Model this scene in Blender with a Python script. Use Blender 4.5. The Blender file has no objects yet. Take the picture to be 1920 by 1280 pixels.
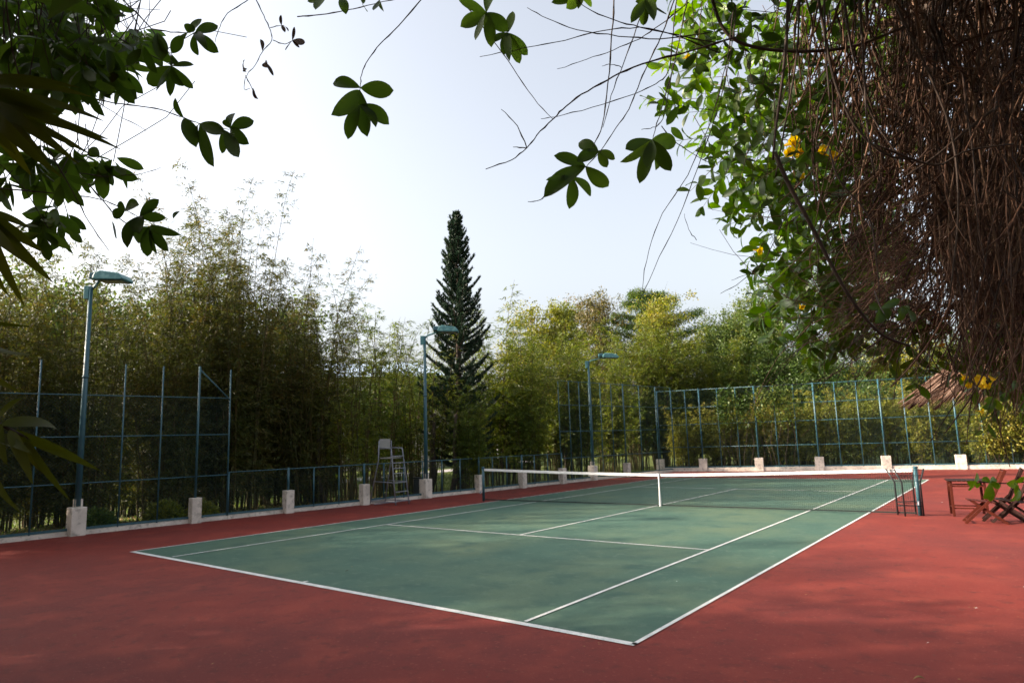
import bpy, math, random
import numpy as np
from mathutils import Vector, Matrix
random.seed(7); rng = np.random.default_rng(11)
D2R = math.radians
sc = bpy.context.scene
C = sc.collection

# ------------------------------------------------------------------ camera
CAM = np.array([14.3416, -6.2310, 2.0371])
A_, P_, R_ = -0.653905, 0.143880, -0.0294645
FPX = 1257.915
fw = np.array([math.sin(A_)*math.cos(P_), math.cos(A_)*math.cos(P_), math.sin(P_)])
rt0 = np.array([math.cos(A_), -math.sin(A_), 0.0]); up0 = np.cross(rt0, fw)
rt = rt0*math.cos(R_) + up0*math.sin(R_); up = -rt0*math.sin(R_) + up0*math.cos(R_)
cd = bpy.data.cameras.new('camera'); cam = bpy.data.objects.new('camera', cd); C.objects.link(cam)
cam.matrix_world = Matrix(((rt[0], up[0], -fw[0], CAM[0]), (rt[1], up[1], -fw[1], CAM[1]), (rt[2], up[2], -fw[2], CAM[2]), (0, 0, 0, 1)))
cd.sensor_width = 36.0; cd.lens = FPX/1920*36; cd.clip_start = 0.05; cd.clip_end = 3000
cd.dof.use_dof = True; cd.dof.focus_distance = 3.0; cd.dof.aperture_fstop = 6.3
sc.camera = cam

# ------------------------------------------------------------------ light
SUN_EL = D2R(25); LX, LY = 0.80, 0.60           # horizontal travel of the light
w = bpy.data.worlds.new('World'); sc.world = w; w.use_nodes = True
nt = w.node_tree; bg = nt.nodes['Background']
sky = nt.nodes.new('ShaderNodeTexSky'); sky.sky_type = 'NISHITA'; sky.sun_disc = False
sky.sun_elevation = SUN_EL; sky.sun_rotation = math.atan2(-LX, -LY)
sky.air_density = 1.0; sky.dust_density = 6.0; sky.ozone_density = 1.0; sky.altitude = 0
hs = nt.nodes.new('ShaderNodeHueSaturation'); hs.inputs['Saturation'].default_value = 0.42; hs.inputs['Value'].default_value = 1.12
nt.links.new(sky.outputs[0], hs.inputs['Color']); nt.links.new(hs.outputs[0], bg.inputs[0]); bg.inputs[1].default_value = 0.15
sd = bpy.data.lights.new('sun', 'SUN'); sd.energy = 5.0; sd.angle = D2R(0.9); sd.color = (1.0, 0.83, 0.66)
so = bpy.data.objects.new('sun', sd); C.objects.link(so)
ld = Vector((LX*math.cos(SUN_EL), LY*math.cos(SUN_EL), -math.sin(SUN_EL)))
so.rotation_euler = ld.to_track_quat('-Z', 'Y').to_euler()
sc.view_settings.view_transform = 'Standard'; sc.view_settings.look = 'None'
sc.view_settings.exposure = 1.25; sc.view_settings.gamma = 1.0
sc.cycles.max_bounces = 6; sc.cycles.transmission_bounces = 4; sc.cycles.diffuse_bounces = 3

# ------------------------------------------------------------------ placing helpers
def ray(px, py): return fw + (px-960)/FPX*rt + (640-py)/FPX*up
def G(px, py, z=0.0):
    d = ray(px, py); t = (z-CAM[2])/d[2]; return CAM + d*t
def at(px, py, dep):                       # a point at the given distance in front of the lens
    return CAM + ray(px, py)*dep
def onwall(px, py, a, b):                  # where a sight line meets the upright plane over the line a-b
    d = ray(px, py); n = np.array([b[1]-a[1], a[0]-b[0]])
    t = n.dot(np.array(a)-CAM[:2])/n.dot(d[:2]); return CAM + d*t
def PD(px, D, py=800):                     # ground point at horizontal distance D
    d = ray(px, py)[:2]; d = d/np.linalg.norm(d); return CAM[:2] + d*D
def HR(xy, py):                            # height above the ground at which xy appears on image row py
    lo, hi = -2.0, 40.0
    for _ in range(40):
        m = (lo+hi)/2; v = np.array([xy[0], xy[1], m])-CAM
        r = 640 - FPX*v.dot(up)/v.dot(fw)
        if r > py: lo = m
        else: hi = m
    return lo

# ------------------------------------------------------------------ object helpers
def tag(o, label=None, cat=None, group=None, kind=None):
    if label: o['label'] = label
    if cat: o['category'] = cat
    if group: o['group'] = group
    if kind: o['kind'] = kind
    return o
def thing(name, label, cat, loc=(0, 0, 0), rz=0.0, group=None):
    o = bpy.data.objects.new(name, None); C.objects.link(o); o.empty_display_size = 0.2
    o.location = loc; o.rotation_euler = (0, 0, rz)
    return tag(o, label, cat, group)
def copy_tree(o, parent=None):
    c = o.copy(); C.objects.link(c)
    if parent: c.parent = parent
    for ch in list(o.children): copy_tree(ch, c)
    return c
class MB:
    def __init__(s): s.v = []; s.f = []
    def box(s, c, d, rz=0.0, m=None):
        hx, hy, hz = d[0]/2, d[1]/2, d[2]/2; n = len(s.v)
        ca, sa = math.cos(rz), math.sin(rz)
        for z in (-hz, hz):
            for x, y in ((-hx, -hy), (hx, -hy), (hx, hy), (-hx, hy)):
                s.v.append((c[0]+x*ca-y*sa, c[1]+x*sa+y*ca, c[2]+z))
        s.f += [(n, n+3, n+2, n+1), (n+4, n+5, n+6, n+7)] + [(n+i, n+(i+1) % 4, n+4+(i+1) % 4, n+4+i) for i in range(4)]
        return s
    def tube(s, pts, r, k=8, cap=True):
        pts = [Vector(p) for p in pts]; n0 = len(s.v); m = len(pts)
        if not hasattr(r, '__len__'): r = [r]*m
        t0 = (pts[1]-pts[0]).normalized()
        u = t0.orthogonal().normalized()
        for i, p in enumerate(pts):
            t = (pts[min(i+1, m-1)]-pts[max(i-1, 0)]).normalized()
            u = (u - t*u.dot(t))
            u = u.normalized() if u.length > 1e-6 else t.orthogonal().normalized()
            v = t.cross(u)
            for j in range(k):
                a = 2*math.pi*j/k + (math.pi/4 if k == 4 else 0)
                s.v.append(tuple(p + (u*math.cos(a)+v*math.sin(a))*r[i]))
        for i in range(m-1):
            for j in range(k):
                a = n0+i*k+j; b = n0+i*k+(j+1) % k
                s.f.append((a, b, b+k, a+k))
        if cap:
            s.f.append(tuple(n0+j for j in reversed(range(k)))); s.f.append(tuple(n0+(m-1)*k+j for j in range(k)))
        return s
    def bar(s, a, b, wd, th):               # rectangular bar
        a, b = Vector(a), Vector(b); t = (b-a).normalized()
        x = t.cross(Vector((0, 0, 1)))
        x = x.normalized() if x.length > 1e-3 else Vector((0, 1, 0))
        y = x.cross(t).normalized(); n = len(s.v)
        for p in (a, b):
            for i, j in ((-1, -1), (1, -1), (1, 1), (-1, 1)): s.v.append(tuple(p+x*i*wd/2+y*j*th/2))
        s.f += [(n, n+3, n+2, n+1), (n+4, n+5, n+6, n+7)] + [(n+i, n+(i+1) % 4, n+4+(i+1) % 4, n+4+i) for i in range(4)]
        return s
    def build(s, name, mat, parent=None, smooth=False, bevel=0.0):
        me = bpy.data.meshes.new(name); me.from_pydata(s.v, [], s.f); me.update()
        o = bpy.data.objects.new(name, me); C.objects.link(o); me.materials.append(mat)
        if smooth: me.polygons.foreach_set('use_smooth', [True]*len(me.polygons))
        if bevel:
            b = o.modifiers.new('bevel', 'BEVEL'); b.width = bevel; b.segments = 2; b.limit_method = 'ANGLE'
        if parent: o.parent = parent
        return o
def npmesh(name, V, Q, mat, parent=None, smooth=False):
    me = bpy.data.meshes.new(name); V = np.asarray(V, np.float32); Q = np.asarray(Q, np.int32)
    me.vertices.add(len(V)); me.vertices.foreach_set('co', V.ravel())
    me.loops.add(Q.size); me.loops.foreach_set('vertex_index', Q.ravel())
    me.polygons.add(len(Q)); me.polygons.foreach_set('loop_start', np.arange(len(Q), dtype=np.int32)*Q.shape[1])
    if smooth: me.polygons.foreach_set('use_smooth', np.ones(len(Q), bool))
    me.update(calc_edges=True); me.validate(); me.materials.append(mat)
    o = bpy.data.objects.new(name, me); C.objects.link(o)
    if parent: o.parent = parent
    return o
def unit(a): return a/np.maximum(np.linalg.norm(a, axis=-1, keepdims=True), 1e-9)
def leafset(B, Dr, L, W, flat=None, mid=0.42, droop=0.12):
    """many folded leaf blades: two quads each (six points)"""
    B = np.asarray(B, float); Dr = unit(np.asarray(Dr, float)); N = len(B)
    L = np.broadcast_to(L, N)[:, None]; W = np.broadcast_to(W, N)[:, None]
    r = rng.normal(size=(N, 3))
    if flat is not None: r = r*(1-flat) + np.array([0, 0, 2.0])*flat
    S = unit(np.cross(Dr, r)); Nn = np.cross(S, Dr)
    m1 = B + Dr*L*mid; tip = B + Dr*L - np.array([0, 0, 1.0])*L*droop
    V = np.stack([B, m1+S*W/2+Nn*W*0.12, tip, m1-S*W/2+Nn*W*0.12], 1)
    return V.reshape(-1, 3), np.arange(N*4).reshape(N, 4)

# ------------------------------------------------------------------ materials
def mat(name, col, rough=0.6, spec=0.5, metal=0.0, noise=None, bump=0.0, bscale=20.0, coords='Object'):
    m = bpy.data.materials.new(name); m.use_nodes = True; t = m.node_tree; b = t.nodes['Principled BSDF']
    b.inputs['Base Color'].default_value = (*col, 1); b.inputs['Roughness'].default_value = rough
    b.inputs['Specular IOR Level'].default_value = spec; b.inputs['Metallic'].default_value = metal
    tc = t.nodes.new('ShaderNodeTexCoord')
    if noise:                                   # list of (scale, colour2, lo, hi, stretch)
        prev = None
        for sc_, c2, lo, hi, *st in noise:
            n = t.nodes.new('ShaderNodeTexNoise'); n.inputs['Scale'].default_value = sc_; n.inputs['Detail'].default_value = 6
            if st:
                mp = t.nodes.new('ShaderNodeMapping'); mp.inputs['Scale'].default_value = st[0]
                t.links.new(tc.outputs[coords], mp.inputs[0]); t.links.new(mp.outputs[0], n.inputs['Vector'])
            else: t.links.new(tc.outputs[coords], n.inputs['Vector'])
            r = t.nodes.new('ShaderNodeMapRange'); r.inputs[1].default_value = lo; r.inputs[2].default_value = hi
            t.links.new(n.outputs[0], r.inputs[0])
            mx = t.nodes.new('ShaderNodeMix'); mx.data_type = 'RGBA'
            t.links.new(r.outputs[0], mx.inputs[0])
            if prev: t.links.new(prev, mx.inputs[6])
            else: mx.inputs[6].default_value = (*col, 1)
            mx.inputs[7].default_value = (*c2, 1); prev = mx.outputs[2]
        t.links.new(prev, b.inputs['Base Color'])
    if bump:
        n = t.nodes.new('ShaderNodeTexNoise'); n.inputs['Scale'].default_value = bscale; n.inputs['Detail'].default_value = 5
        t.links.new(tc.outputs[coords], n.inputs['Vector'])
        bp = t.nodes.new('ShaderNodeBump'); bp.inputs['Strength'].default_value = bump; bp.inputs['Distance'].default_value = 0.01
        t.links.new(n.outputs[0], bp.inputs['Height']); t.links.new(bp.outputs[0], b.inputs['Normal'])
    return m
def leafmat(name, c1, c2, c3, trans=0.4, rough=0.45, patch=0.6, spec=0.3, tmul=1.3):
    """leaf colour varies by blade (island), by patch and by plant; some light comes through"""
    m = bpy.data.materials.new(name); m.use_nodes = True; t = m.node_tree; b = t.nodes['Principled BSDF']
    geo = t.nodes.new('ShaderNodeNewGeometry'); tc = t.nodes.new('ShaderNodeTexCoord'); oi = t.nodes.new('ShaderNodeObjectInfo')
    n = t.nodes.new('ShaderNodeTexNoise'); n.inputs['Scale'].default_value = patch; n.inputs['Detail'].default_value = 3
    t.links.new(tc.outputs['Object'], n.inputs['Vector'])
    def math_(op, a, bb):
        k = t.nodes.new('ShaderNodeMath'); k.operation = op
        for i, x in enumerate((a, bb)):
            if isinstance(x, (int, float)): k.inputs[i].default_value = x
            else: t.links.new(x, k.inputs[i])
        return k.outputs[0]
    f = math_('ADD', math_('MULTIPLY', geo.outputs['Random Per Island'], 0.45), math_('MULTIPLY', n.outputs[0], 0.7))
    f = math_('ADD', f, math_('MULTIPLY', oi.outputs['Random'], 0.22)); f = math_('SUBTRACT', f, 0.18)
    cr = t.nodes.new('ShaderNodeValToRGB'); e = cr.color_ramp.elements
    e[0].position = 0.2; e[0].color = (*c1, 1); e[1].position = 0.9; e[1].color = (*c3, 1)
    k = e.new(0.55); k.color = (*c2, 1)
    t.links.new(f, cr.inputs[0])
    hv = t.nodes.new('ShaderNodeHueSaturation')
    wn = t.nodes.new('ShaderNodeMapRange'); wn.inputs[3].default_value = 0.6; wn.inputs[4].default_value = 1.4
    t.links.new(math_('FRACT', math_('MULTIPLY', geo.outputs['Random Per Island'], 7.31), 0.0), wn.inputs[0])
    t.links.new(wn.outputs[0], hv.inputs['Value']); t.links.new(cr.outputs[0], hv.inputs['Color'])
    t.links.new(hv.outputs[0], b.inputs['Base Color'])
    b.inputs['Roughness'].default_value = rough; b.inputs['Specular IOR Level'].default_value = spec
    tr = t.nodes.new('ShaderNodeBsdfTranslucent'); mx = t.nodes.new('ShaderNodeMixShader'); mx.inputs[0].default_value = trans
    h2 = t.nodes.new('ShaderNodeHueSaturation'); h2.inputs['Saturation'].default_value = 1.15; h2.inputs['Value'].default_value = tmul
    t.links.new(hv.outputs[0], h2.inputs['Color']); t.links.new(h2.outputs[0], tr.inputs[0])
    t.links.new(b.outputs[0], mx.inputs[1]); t.links.new(tr.outputs[0], mx.inputs[2])
    t.links.new(mx.outputs[0], t.nodes['Material Output'].inputs[0])
    return m
M = {}
M['red'] = mat('red_paint', (0.172, 0.027, 0.019), 0.75, 0.16, noise=[(0.35, (0.135, 0.025, 0.020), 0.40, 0.62), (1.3, (0.215, 0.038, 0.025), 0.5, 0.72), (90, (0.11, 0.020, 0.015), 0.5, 0.75), (5.0, (0.105, 0.022, 0.017), 0.54, 0.74), (22, (0.25, 0.065, 0.048), 0.60, 0.76), (11, (0.10, 0.03, 0.025), 0.66, 0.76)], bump=0.25, bscale=160)
M['green'] = mat('green_paint', (0.052, 0.105, 0.078), 0.7, 0.18, noise=[(0.4, (0.090, 0.132, 0.082), 0.42, 0.66), (1.8, (0.040, 0.086, 0.066), 0.5, 0.72), (90, (0.036, 0.076, 0.056), 0.5, 0.75), (6.0, (0.090, 0.138, 0.100), 0.56, 0.76), (16, (0.030, 0.068, 0.052), 0.61, 0.76)], bump=0.25, bscale=160)
M['line'] = mat('line_paint', (0.60, 0.60, 0.59), 0.6, 0.3, noise=[(5, (0.47, 0.48, 0.46), 0.42, 0.7), (40, (0.30, 0.32, 0.30), 0.56, 0.74), (140, (0.26, 0.25, 0.23), 0.6, 0.75)])
M['concrete'] = mat('cream_concrete', (0.70, 0.62, 0.53), 0.85, 0.2, noise=[(2.2, (0.52, 0.46, 0.39), 0.40, 0.66), (9, (0.27, 0.24, 0.20), 0.52, 0.75), (40, (0.30, 0.27, 0.23), 0.6, 0.8)], bump=0.6, bscale=40)
M['teal'] = mat('teal_paint', (0.022, 0.082, 0.105), 0.42, 0.5, noise=[(4, (0.05, 0.12, 0.13), 0.5, 0.8), (30, (0.05, 0.045, 0.035), 0.62, 0.85)])
M['teal_light'] = mat('pale_teal_paint', (0.07, 0.20, 0.21), 0.4, 0.5, noise=[(8, (0.22, 0.42, 0.40), 0.5, 0.8)])
M['wire'] = mat('dark_wire', (0.035, 0.075, 0.075), 0.6, 0.3)
M['net'] = mat('net_cord', (0.02, 0.028, 0.026), 0.8, 0.2)
M['white'] = mat('white_canvas', (0.72, 0.71, 0.70), 0.8, 0.2, noise=[(12, (0.58, 0.57, 0.56), 0.5, 0.8)])
M['metal'] = mat('galvanised_metal', (0.20, 0.21, 0.24), 0.45, 0.5, 0.3, noise=[(15, (0.30, 0.30, 0.33), 0.5, 0.8)])
M['panel'] = mat('grey_panel', (0.24, 0.23, 0.21), 0.7, 0.3, noise=[(9, (0.3, 0.28, 0.26), 0.5, 0.8)])
M['black'] = mat('black_metal', (0.018, 0.02, 0.022), 0.5, 0.4)
M['glass'] = mat('lamp_glass', (0.30, 0.31, 0.30), 0.15, 0.6)
M['lawn'] = mat('lawn', (0.075, 0.105, 0.024), 0.9, 0.1, noise=[(0.5, (0.10, 0.12, 0.03), 0.4, 0.7), (3, (0.16, 0.13, 0.055), 0.52, 0.75), (18, (0.04, 0.06, 0.016), 0.5, 0.8)], bump=0.8, bscale=25)
M['path'] = mat('path_concrete', (0.34, 0.32, 0.32), 0.85, 0.2, noise=[(2, (0.27, 0.26, 0.25), 0.4, 0.7)])
M['culm'] = mat('bamboo_culm', (0.055, 0.050, 0.018), 0.7, 0.15, noise=[(2.5, (0.10, 0.06, 0.022), 0.4, 0.7), (1.1, (0.03, 0.04, 0.015), 0.45, 0.7)])
M['bark'] = mat('dark_bark', (0.055, 0.042, 0.033), 0.9, 0.1, noise=[(9, (0.10, 0.08, 0.062), 0.45, 0.75)], bump=0.8, bscale=14)
M['pale_bark'] = mat('pale_bark', (0.30, 0.25, 0.19), 0.85, 0.2, noise=[(6, (0.12, 0.10, 0.075), 0.45, 0.75)], bump=0.5, bscale=14)
M['twig'] = mat('twig_bark', (0.050, 0.036, 0.030), 0.75, 0.2, noise=[(30, (0.085, 0.06, 0.045), 0.45, 0.8)])
M['wood'] = mat('red_stained_wood', (0.085, 0.016, 0.008), 0.6, 0.12, noise=[(14, (0.03, 0.009, 0.006), 0.4, 0.75, (1, 1, 6))])
M['darkwood'] = mat('dark_stained_wood', (0.018, 0.007, 0.005), 0.6, 0.12, noise=[(14, (0.03, 0.011, 0.008), 0.4, 0.75)])
M['bamboo'] = leafmat('bamboo_leaf', (0.036, 0.052, 0.012), (0.078, 0.088, 0.018), (0.155, 0.098, 0.03), 0.42, patch=0.55)
M['bamboo_green'] = leafmat('green_bamboo_leaf', (0.06, 0.10, 0.018), (0.13, 0.155, 0.024), (0.22, 0.19, 0.035), 0.45, patch=0.5)
M['broad'] = leafmat('broad_leaf', (0.045, 0.085, 0.022), (0.085, 0.13, 0.028), (0.16, 0.17, 0.04), 0.4, patch=0.5)
M['yellowleaf'] = leafmat('yellow_green_leaf', (0.12, 0.15, 0.026), (0.20, 0.21, 0.035), (0.30, 0.22, 0.05), 0.45, patch=0.5)
M['bronze'] = leafmat('bronze_leaf', (0.085, 0.10, 0.03), (0.13, 0.11, 0.035), (0.19, 0.11, 0.05), 0.35, patch=0.8)
M['needle'] = leafmat('pine_needle', (0.016, 0.034, 0.020), (0.022, 0.046, 0.024), (0.04, 0.06, 0.025), 0.12, patch=1.5)
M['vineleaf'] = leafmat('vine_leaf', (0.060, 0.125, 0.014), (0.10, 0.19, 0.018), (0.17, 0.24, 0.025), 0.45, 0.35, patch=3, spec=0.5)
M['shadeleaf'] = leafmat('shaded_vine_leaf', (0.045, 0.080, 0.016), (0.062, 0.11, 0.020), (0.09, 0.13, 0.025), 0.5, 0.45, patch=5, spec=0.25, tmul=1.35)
M['sunlitleaf'] = leafmat('sunlit_leaf', (0.14, 0.26, 0.02), (0.22, 0.36, 0.03), (0.30, 0.42, 0.05), 0.45, 0.4, patch=5, spec=0.4)  # sunlit brightness of the near sprig put into the leaf colour
M['frond'] = leafmat('frond_blade', (0.055, 0.066, 0.010), (0.085, 0.100, 0.014), (0.13, 0.12, 0.018), 0.4, 0.6, patch=4, spec=0.12)
M['dryleaf'] = leafmat('dry_leaf', (0.06, 0.045, 0.04), (0.10, 0.07, 0.05), (0.16, 0.09, 0.06), 0.15, 0.7, patch=6)
M['stem'] = leafmat('dry_stem', (0.028, 0.014, 0.009), (0.105, 0.052, 0.031), (0.36, 0.23, 0.15), 0.0, 0.7, patch=3.0, spec=0.25)
M['petal'] = leafmat('yellow_petal', (0.75, 0.46, 0.01), (0.85, 0.56, 0.02), (0.9, 0.66, 0.05), 0.4, 0.5, patch=8)
M['thatch'] = leafmat('thatch_straw', (0.045, 0.024, 0.016), (0.10, 0.056, 0.038), (0.22, 0.15, 0.115), 0.0, 0.8, patch=5, spec=0.1)
M['wall'] = mat('plaster_wall', (0.46, 0.41, 0.36), 0.9, 0.1, noise=[(1, (0.36, 0.33, 0.3), 0.4, 0.7)])
M['roofblue'] = mat('blue_roof_sheet', (0.36, 0.46, 0.56), 0.5, 0.4)
M['window'] = mat('dark_window', (0.03, 0.035, 0.04), 0.15, 0.6)
M['glassblue'] = mat('pale_blue_board', (0.45, 0.50, 0.60), 0.4, 0.5)

# ------------------------------------------------------------------ the ground, the court, the lines
def sheet(name, poly, z, m, kind='structure', thick=None):
    b = MB(); n = len(poly)
    b.v = [(p[0], p[1], z) for p in poly]; b.f = [tuple(range(n))]
    if thick:
        b.v += [(p[0], p[1], z-thick) for p in poly]; b.f += [(i+n, (i+1) % n+n, (i+1) % n, i) for i in range(n)]
    return tag(b.build(name, m), kind=kind)
FA, FB = (-4.74-0.11*14, -14.0), (-1.565, 28.89)       # left fence line
CA, CB = (-1.565, 28.89), (24.0, 28.89+0.262*25.565)   # far fence line
sheet('ground', [(-400, -300), (400, -300), (400, 500), (-400, 500)], -0.06, M['lawn'])
sheet('court_surround', [FA, (26, -14), (26, CB[1]+0.5), CB, FB], 0.0, M['red'], thick=0.15)
NL = G(248, 1034); NR = G(1188, 1208); FR = G(1741, 899)
FL = np.array([0.25, 23.9, 0])
def mixp(a, b, t): return a+(b-a)*t
sheet('court', [NL, NR, FR, FL], 0.004, M['green'])
lm = MB()
def line(a, b, wd=0.05, ext=0.0):
    a = np.array(a[:2], float); b = np.array(b[:2], float); d = (b-a)/np.linalg.norm(b-a); n = np.array([-d[1], d[0]])*wd/2
    a = a-d*ext; b = b+d*ext; k = len(lm.v)
    for p in (a-n, b-n, b+n, a+n): lm.v.append((p[0], p[1], 0))
    lm.f.append((k, k+1, k+2, k+3))
def lines_obj(z):
    global lm
    o = [(x, y, z) for x, y, _ in lm.v]; lm.v = o
    r = tag(lm.build('court_lines', M['line']), kind='structure'); lm = MB(); return r
LSn = G(318, 1045); RSn = G(980, 1168); RSf = G(1666, 899.5); LSf = mixp(FL, FR, 0.135)
CM = G(558, 1094)
def yl(a, b, y): t = (y-a[1])/(b[1]-a[1]); return a+(b-a)*t
NETY = 11.95; sv = 5.485; fs = 18.3
line(NL, NR, 0.10, 0.025); line(NL, FL, 0.05, 0.02); line(NR, FR, 0.05, 0.02); line(FL, FR, 0.06, 0.02)
lines_obj(0.008)
SL = yl(LSn, LSf, sv); SR = yl(RSn, RSf, sv); TL = yl(LSn, LSf, fs); TR = yl(RSn, RSf, fs)
Tn = G(982, 1008); Tf = G(1378, 919.5); Tf[0] = (TL[0]+TR[0])/2
dl = unit(LSf-LSn); dr = unit(RSf-RSn)
line(LSn+dl*0.05, LSf-dl*0.03, 0.05); line(RSn+dr*0.05, RSf-dr*0.03, 0.05)
lines_obj(0.012)
Tn = mixp(SL, SR, 0.5); Tf = mixp(TL, TR, 0.5)
line(SL+[0.026, 0, 0], SR-[0.026, 0, 0], 0.05); line(TL+[0.026, 0, 0], TR-[0.026, 0, 0], 0.05)
d = unit(CM*0+np.array([0, 1.0, 0])); line(CM+d*0.05, CM+d*0.18, 0.05)
lines_obj(0.012)
dc = unit(Tf-Tn); line(Tn+dc*0.026, Tf-dc*0.026, 0.05)
lines_obj(0.012)
# path beyond the left fence and leaf litter along the fence foot
pa = [PD(x, D) for x, D in ((-300, 41), (330, 36), (620, 37), (830, 46), (1000, 60))]; pb = [PD(x, D) for x, D in ((1000, 66), (830, 50), (620, 41), (330, 39.5), (-300, 45))]
sheet('path', pa+pb, -0.045, M['path'])
def scatter_litter(n, label):
    B = []
    while len(B) < n:
        y = rng.uniform(-4, 13); x = -4.9+0.11*y-abs(rng.normal(0, 2.0))-0.25
        B.append((x, y, -0.05))
    B = np.array(B); a = rng.uniform(0, 6.28, n)
    Dr = np.stack([np.cos(a), np.sin(a), rng.uniform(0, 0.5, n)], 1)
    V, Q = leafset(B, Dr, rng.uniform(0.07, 0.15, n), rng.uniform(0.02, 0.05, n), flat=0.5, droop=0.0)
    return npmesh('leaf_litter', V, Q, M['litter'])
M['litter'] = leafmat('litter_leaf', (0.12, 0.09, 0.035), (0.25, 0.17, 0.07), (0.34, 0.26, 0.11), 0.2, 0.8, patch=1.5)
tag(scatter_litter(9000, ''), 'dry fallen bamboo leaves strewn along the foot of the left fence', 'leaf litter', kind='stuff')
def grass_stuff():
    n = 60000
    D = np.sqrt(rng.uniform(22**2, 46**2, n)); px = rng.uniform(-200, 1930, n)
    B = np.array([PD(p, q) for p, q in zip(px, D)])
    out = (B[:, 0] < -4.95+0.11*B[:, 1]) | (B[:, 1] > 29.3+0.262*B[:, 0]+0.5)
    B = B[out]; k = len(B); B = np.c_[B, np.full(k, -0.06)]
    Dr = np.c_[rng.normal(0, 0.5, (k, 2)), np.ones(k)]
    V, Q = leafset(B, Dr, rng.uniform(0.05, 0.13, k), rng.uniform(0.02, 0.04, k), droop=0.1)
    return npmesh('grass', V, Q, M['grass'])
M['grass'] = leafmat('grass_blade', (0.06, 0.10, 0.02), (0.10, 0.15, 0.028), (0.18, 0.18, 0.05), 0.35, 0.6, patch=0.4)
tag(grass_stuff(), 'short green grass of the lawn beyond the court fences', 'grass', kind='stuff')

# ------------------------------------------------------------------ fences
def lerp2(a, b, t): return (a[0]+(b[0]-a[0])*t, a[1]+(b[1]-a[1])*t)
def wiremesh(a, b, z0, z1, parent, pitch=0.09, r=0.0016):
    a = np.array(a); b = np.array(b); L = np.linalg.norm(b-a); u = (b-a)/L; H = z1-z0
    V = []; Q = []; nrm = np.array([-u[1], u[0]])
    for sgn in (1, -1):
        s = -H
        while s < L+H:
            s0, s1, zz0, zz1 = (s, s+H, z0, z1) if sgn == 1 else (s, s-H, z0, z1)
            lo, hi = 0.0, 1.0
            def cl(t): return s0+(s1-s0)*t
            for _ in (0,):
                if s1 > s0: lo = max(0, (0-s0)/(s1-s0)); hi = min(1, (L-s0)/(s1-s0))
                else: lo = max(0, (L-s0)/(s1-s0)); hi = min(1, (0-s0)/(s1-s0))
            if hi-lo > 0.01:
                k = len(V)
                for t, e in ((lo, -1), (hi, -1), (hi, 1), (lo, 1)):
                    p = a+u*(cl(t)+e*r*1.4); V.append((p[0]+nrm[0]*0.03, p[1]+nrm[1]*0.03, zz0+(zz1-zz0)*t))
                k2 = len(V)
                for t, e in ((lo, -1), (hi, -1), (hi, 1), (lo, 1)):
                    p = a+u*cl(t); V.append((p[0]+nrm[0]*(0.03+e*r), p[1]+nrm[1]*(0.03+e*r), zz0+(zz1-zz0)*t))
                Q.append((k, k+1, k+2, k+3)); Q.append((k2, k2+1, k2+2, k2+3))
            s += pitch
    return npmesh('wire_mesh', V, Q, M['wire'], parent)
def fence(label, pts, pillars, H, rails, lean=0.0, m=None, ends=True, kerb_h=0.1, kerb_w=0.2, pr=0.030, group=None, mesh=True, fw_=0.26, mtop=None):
    """pts: post points in order; pillars: set of indexes standing on concrete footings"""
    m = m or M['teal']
    t = thing('fence', label, 'fence', (*pts[0], 0)); o = np.array([pts[0][0], pts[0][1], 0])
    def loc(p, z): return (p[0]-o[0], p[1]-o[1], z)
    a = np.array(pts[0]); b = np.array(pts[-1]); u = (b-a)/np.linalg.norm(b-a); ang = math.atan2(u[1], u[0]); n = np.array([u[1], -u[0]])
    c = (a+b)/2; L = np.linalg.norm(b-a)
    k = MB().box(loc(c-n*0.06, kerb_h/2-0.04), (L+0.02, kerb_w, kerb_h+0.08), ang); k.build('kerb', M['concrete'], t)
    for i, p in enumerate(pts):
        big = i in pillars
        zb = 0.62 if big else kerb_h
        if big: MB().box(loc(np.array(p)+n*0.10, 0.33), (fw_, 0.28, 0.70), ang).build('footing', M['concrete'], t, bevel=0.012)
        q = np.array(p) + (n*0.08 if big else 0)
        MB().tube([loc(q, zb), loc(q, H+(0.04 if big else 0))], (pr*1.25 if big else pr*0.8), 8).build('post', m, t, smooth=True)
    for z in rails:
        MB().tube([loc(a, z), loc(b, z)], pr*0.55, 6).build('rail', m, t, smooth=True)
    MB().box(loc((a+b)/2, kerb_h+0.05), (L, 0.03, 0.06), ang).build('bottom_rail', m, t)
    if mesh:
        w_ = wiremesh(pts[0], pts[-1], kerb_h+0.05, mtop or H, t)
        w_.location = (-o[0], -o[1], 0)
    return t
def fl(px, py): p = onwall(px, py, FA, FB); return np.array(p[:2])
def fr(px, py): p = onwall(px, py, CA, CB); return np.array(p[:2])
def thirds(P):
    out = []; pill = set()
    for i in range(len(P)-1):
        pill.add(len(out)); out += [P[i], mixp(P[i], P[i+1], 1/3), mixp(P[i], P[i+1], 2/3)]
    pill.add(len(out)); out.append(P[-1]); return out, pill
L140, L362, L537, L680, L793, L896, L977, L1052, L1111, L1173 = [fl(*p) for p in ((140, 1003), (362, 980), (537, 962), (680, 947), (793, 934), (896, 923), (977, 915), (1052, 907), (1111, 899), (1173, 887))]
d0 = L140-L362
pts, pill = thirds([L140+2*d0, L140+d0, L140, L362]); pts.append(mixp(L362, L537, 1/3)); pill.discard(6)
HL = HR(L362, 690)
tf = fence('tall teal wire fence on cream footings before the dark bamboo at left', pts, pill, HL, [HR(L362, 893), HR(L362, 815), HR(L362, 745)], pr=0.026, mtop=HR(L362, 745))
e0, e1 = pts[-2], pts[-1]; oo = pts[0]
MB().tube([(e0[0]-oo[0], e0[1]-oo[1], HL), (e1[0]-oo[0], e1[1]-oo[1], HR(L362, 748))], 0.02, 6).build('brace', M['teal'], tf, smooth=True)
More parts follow.
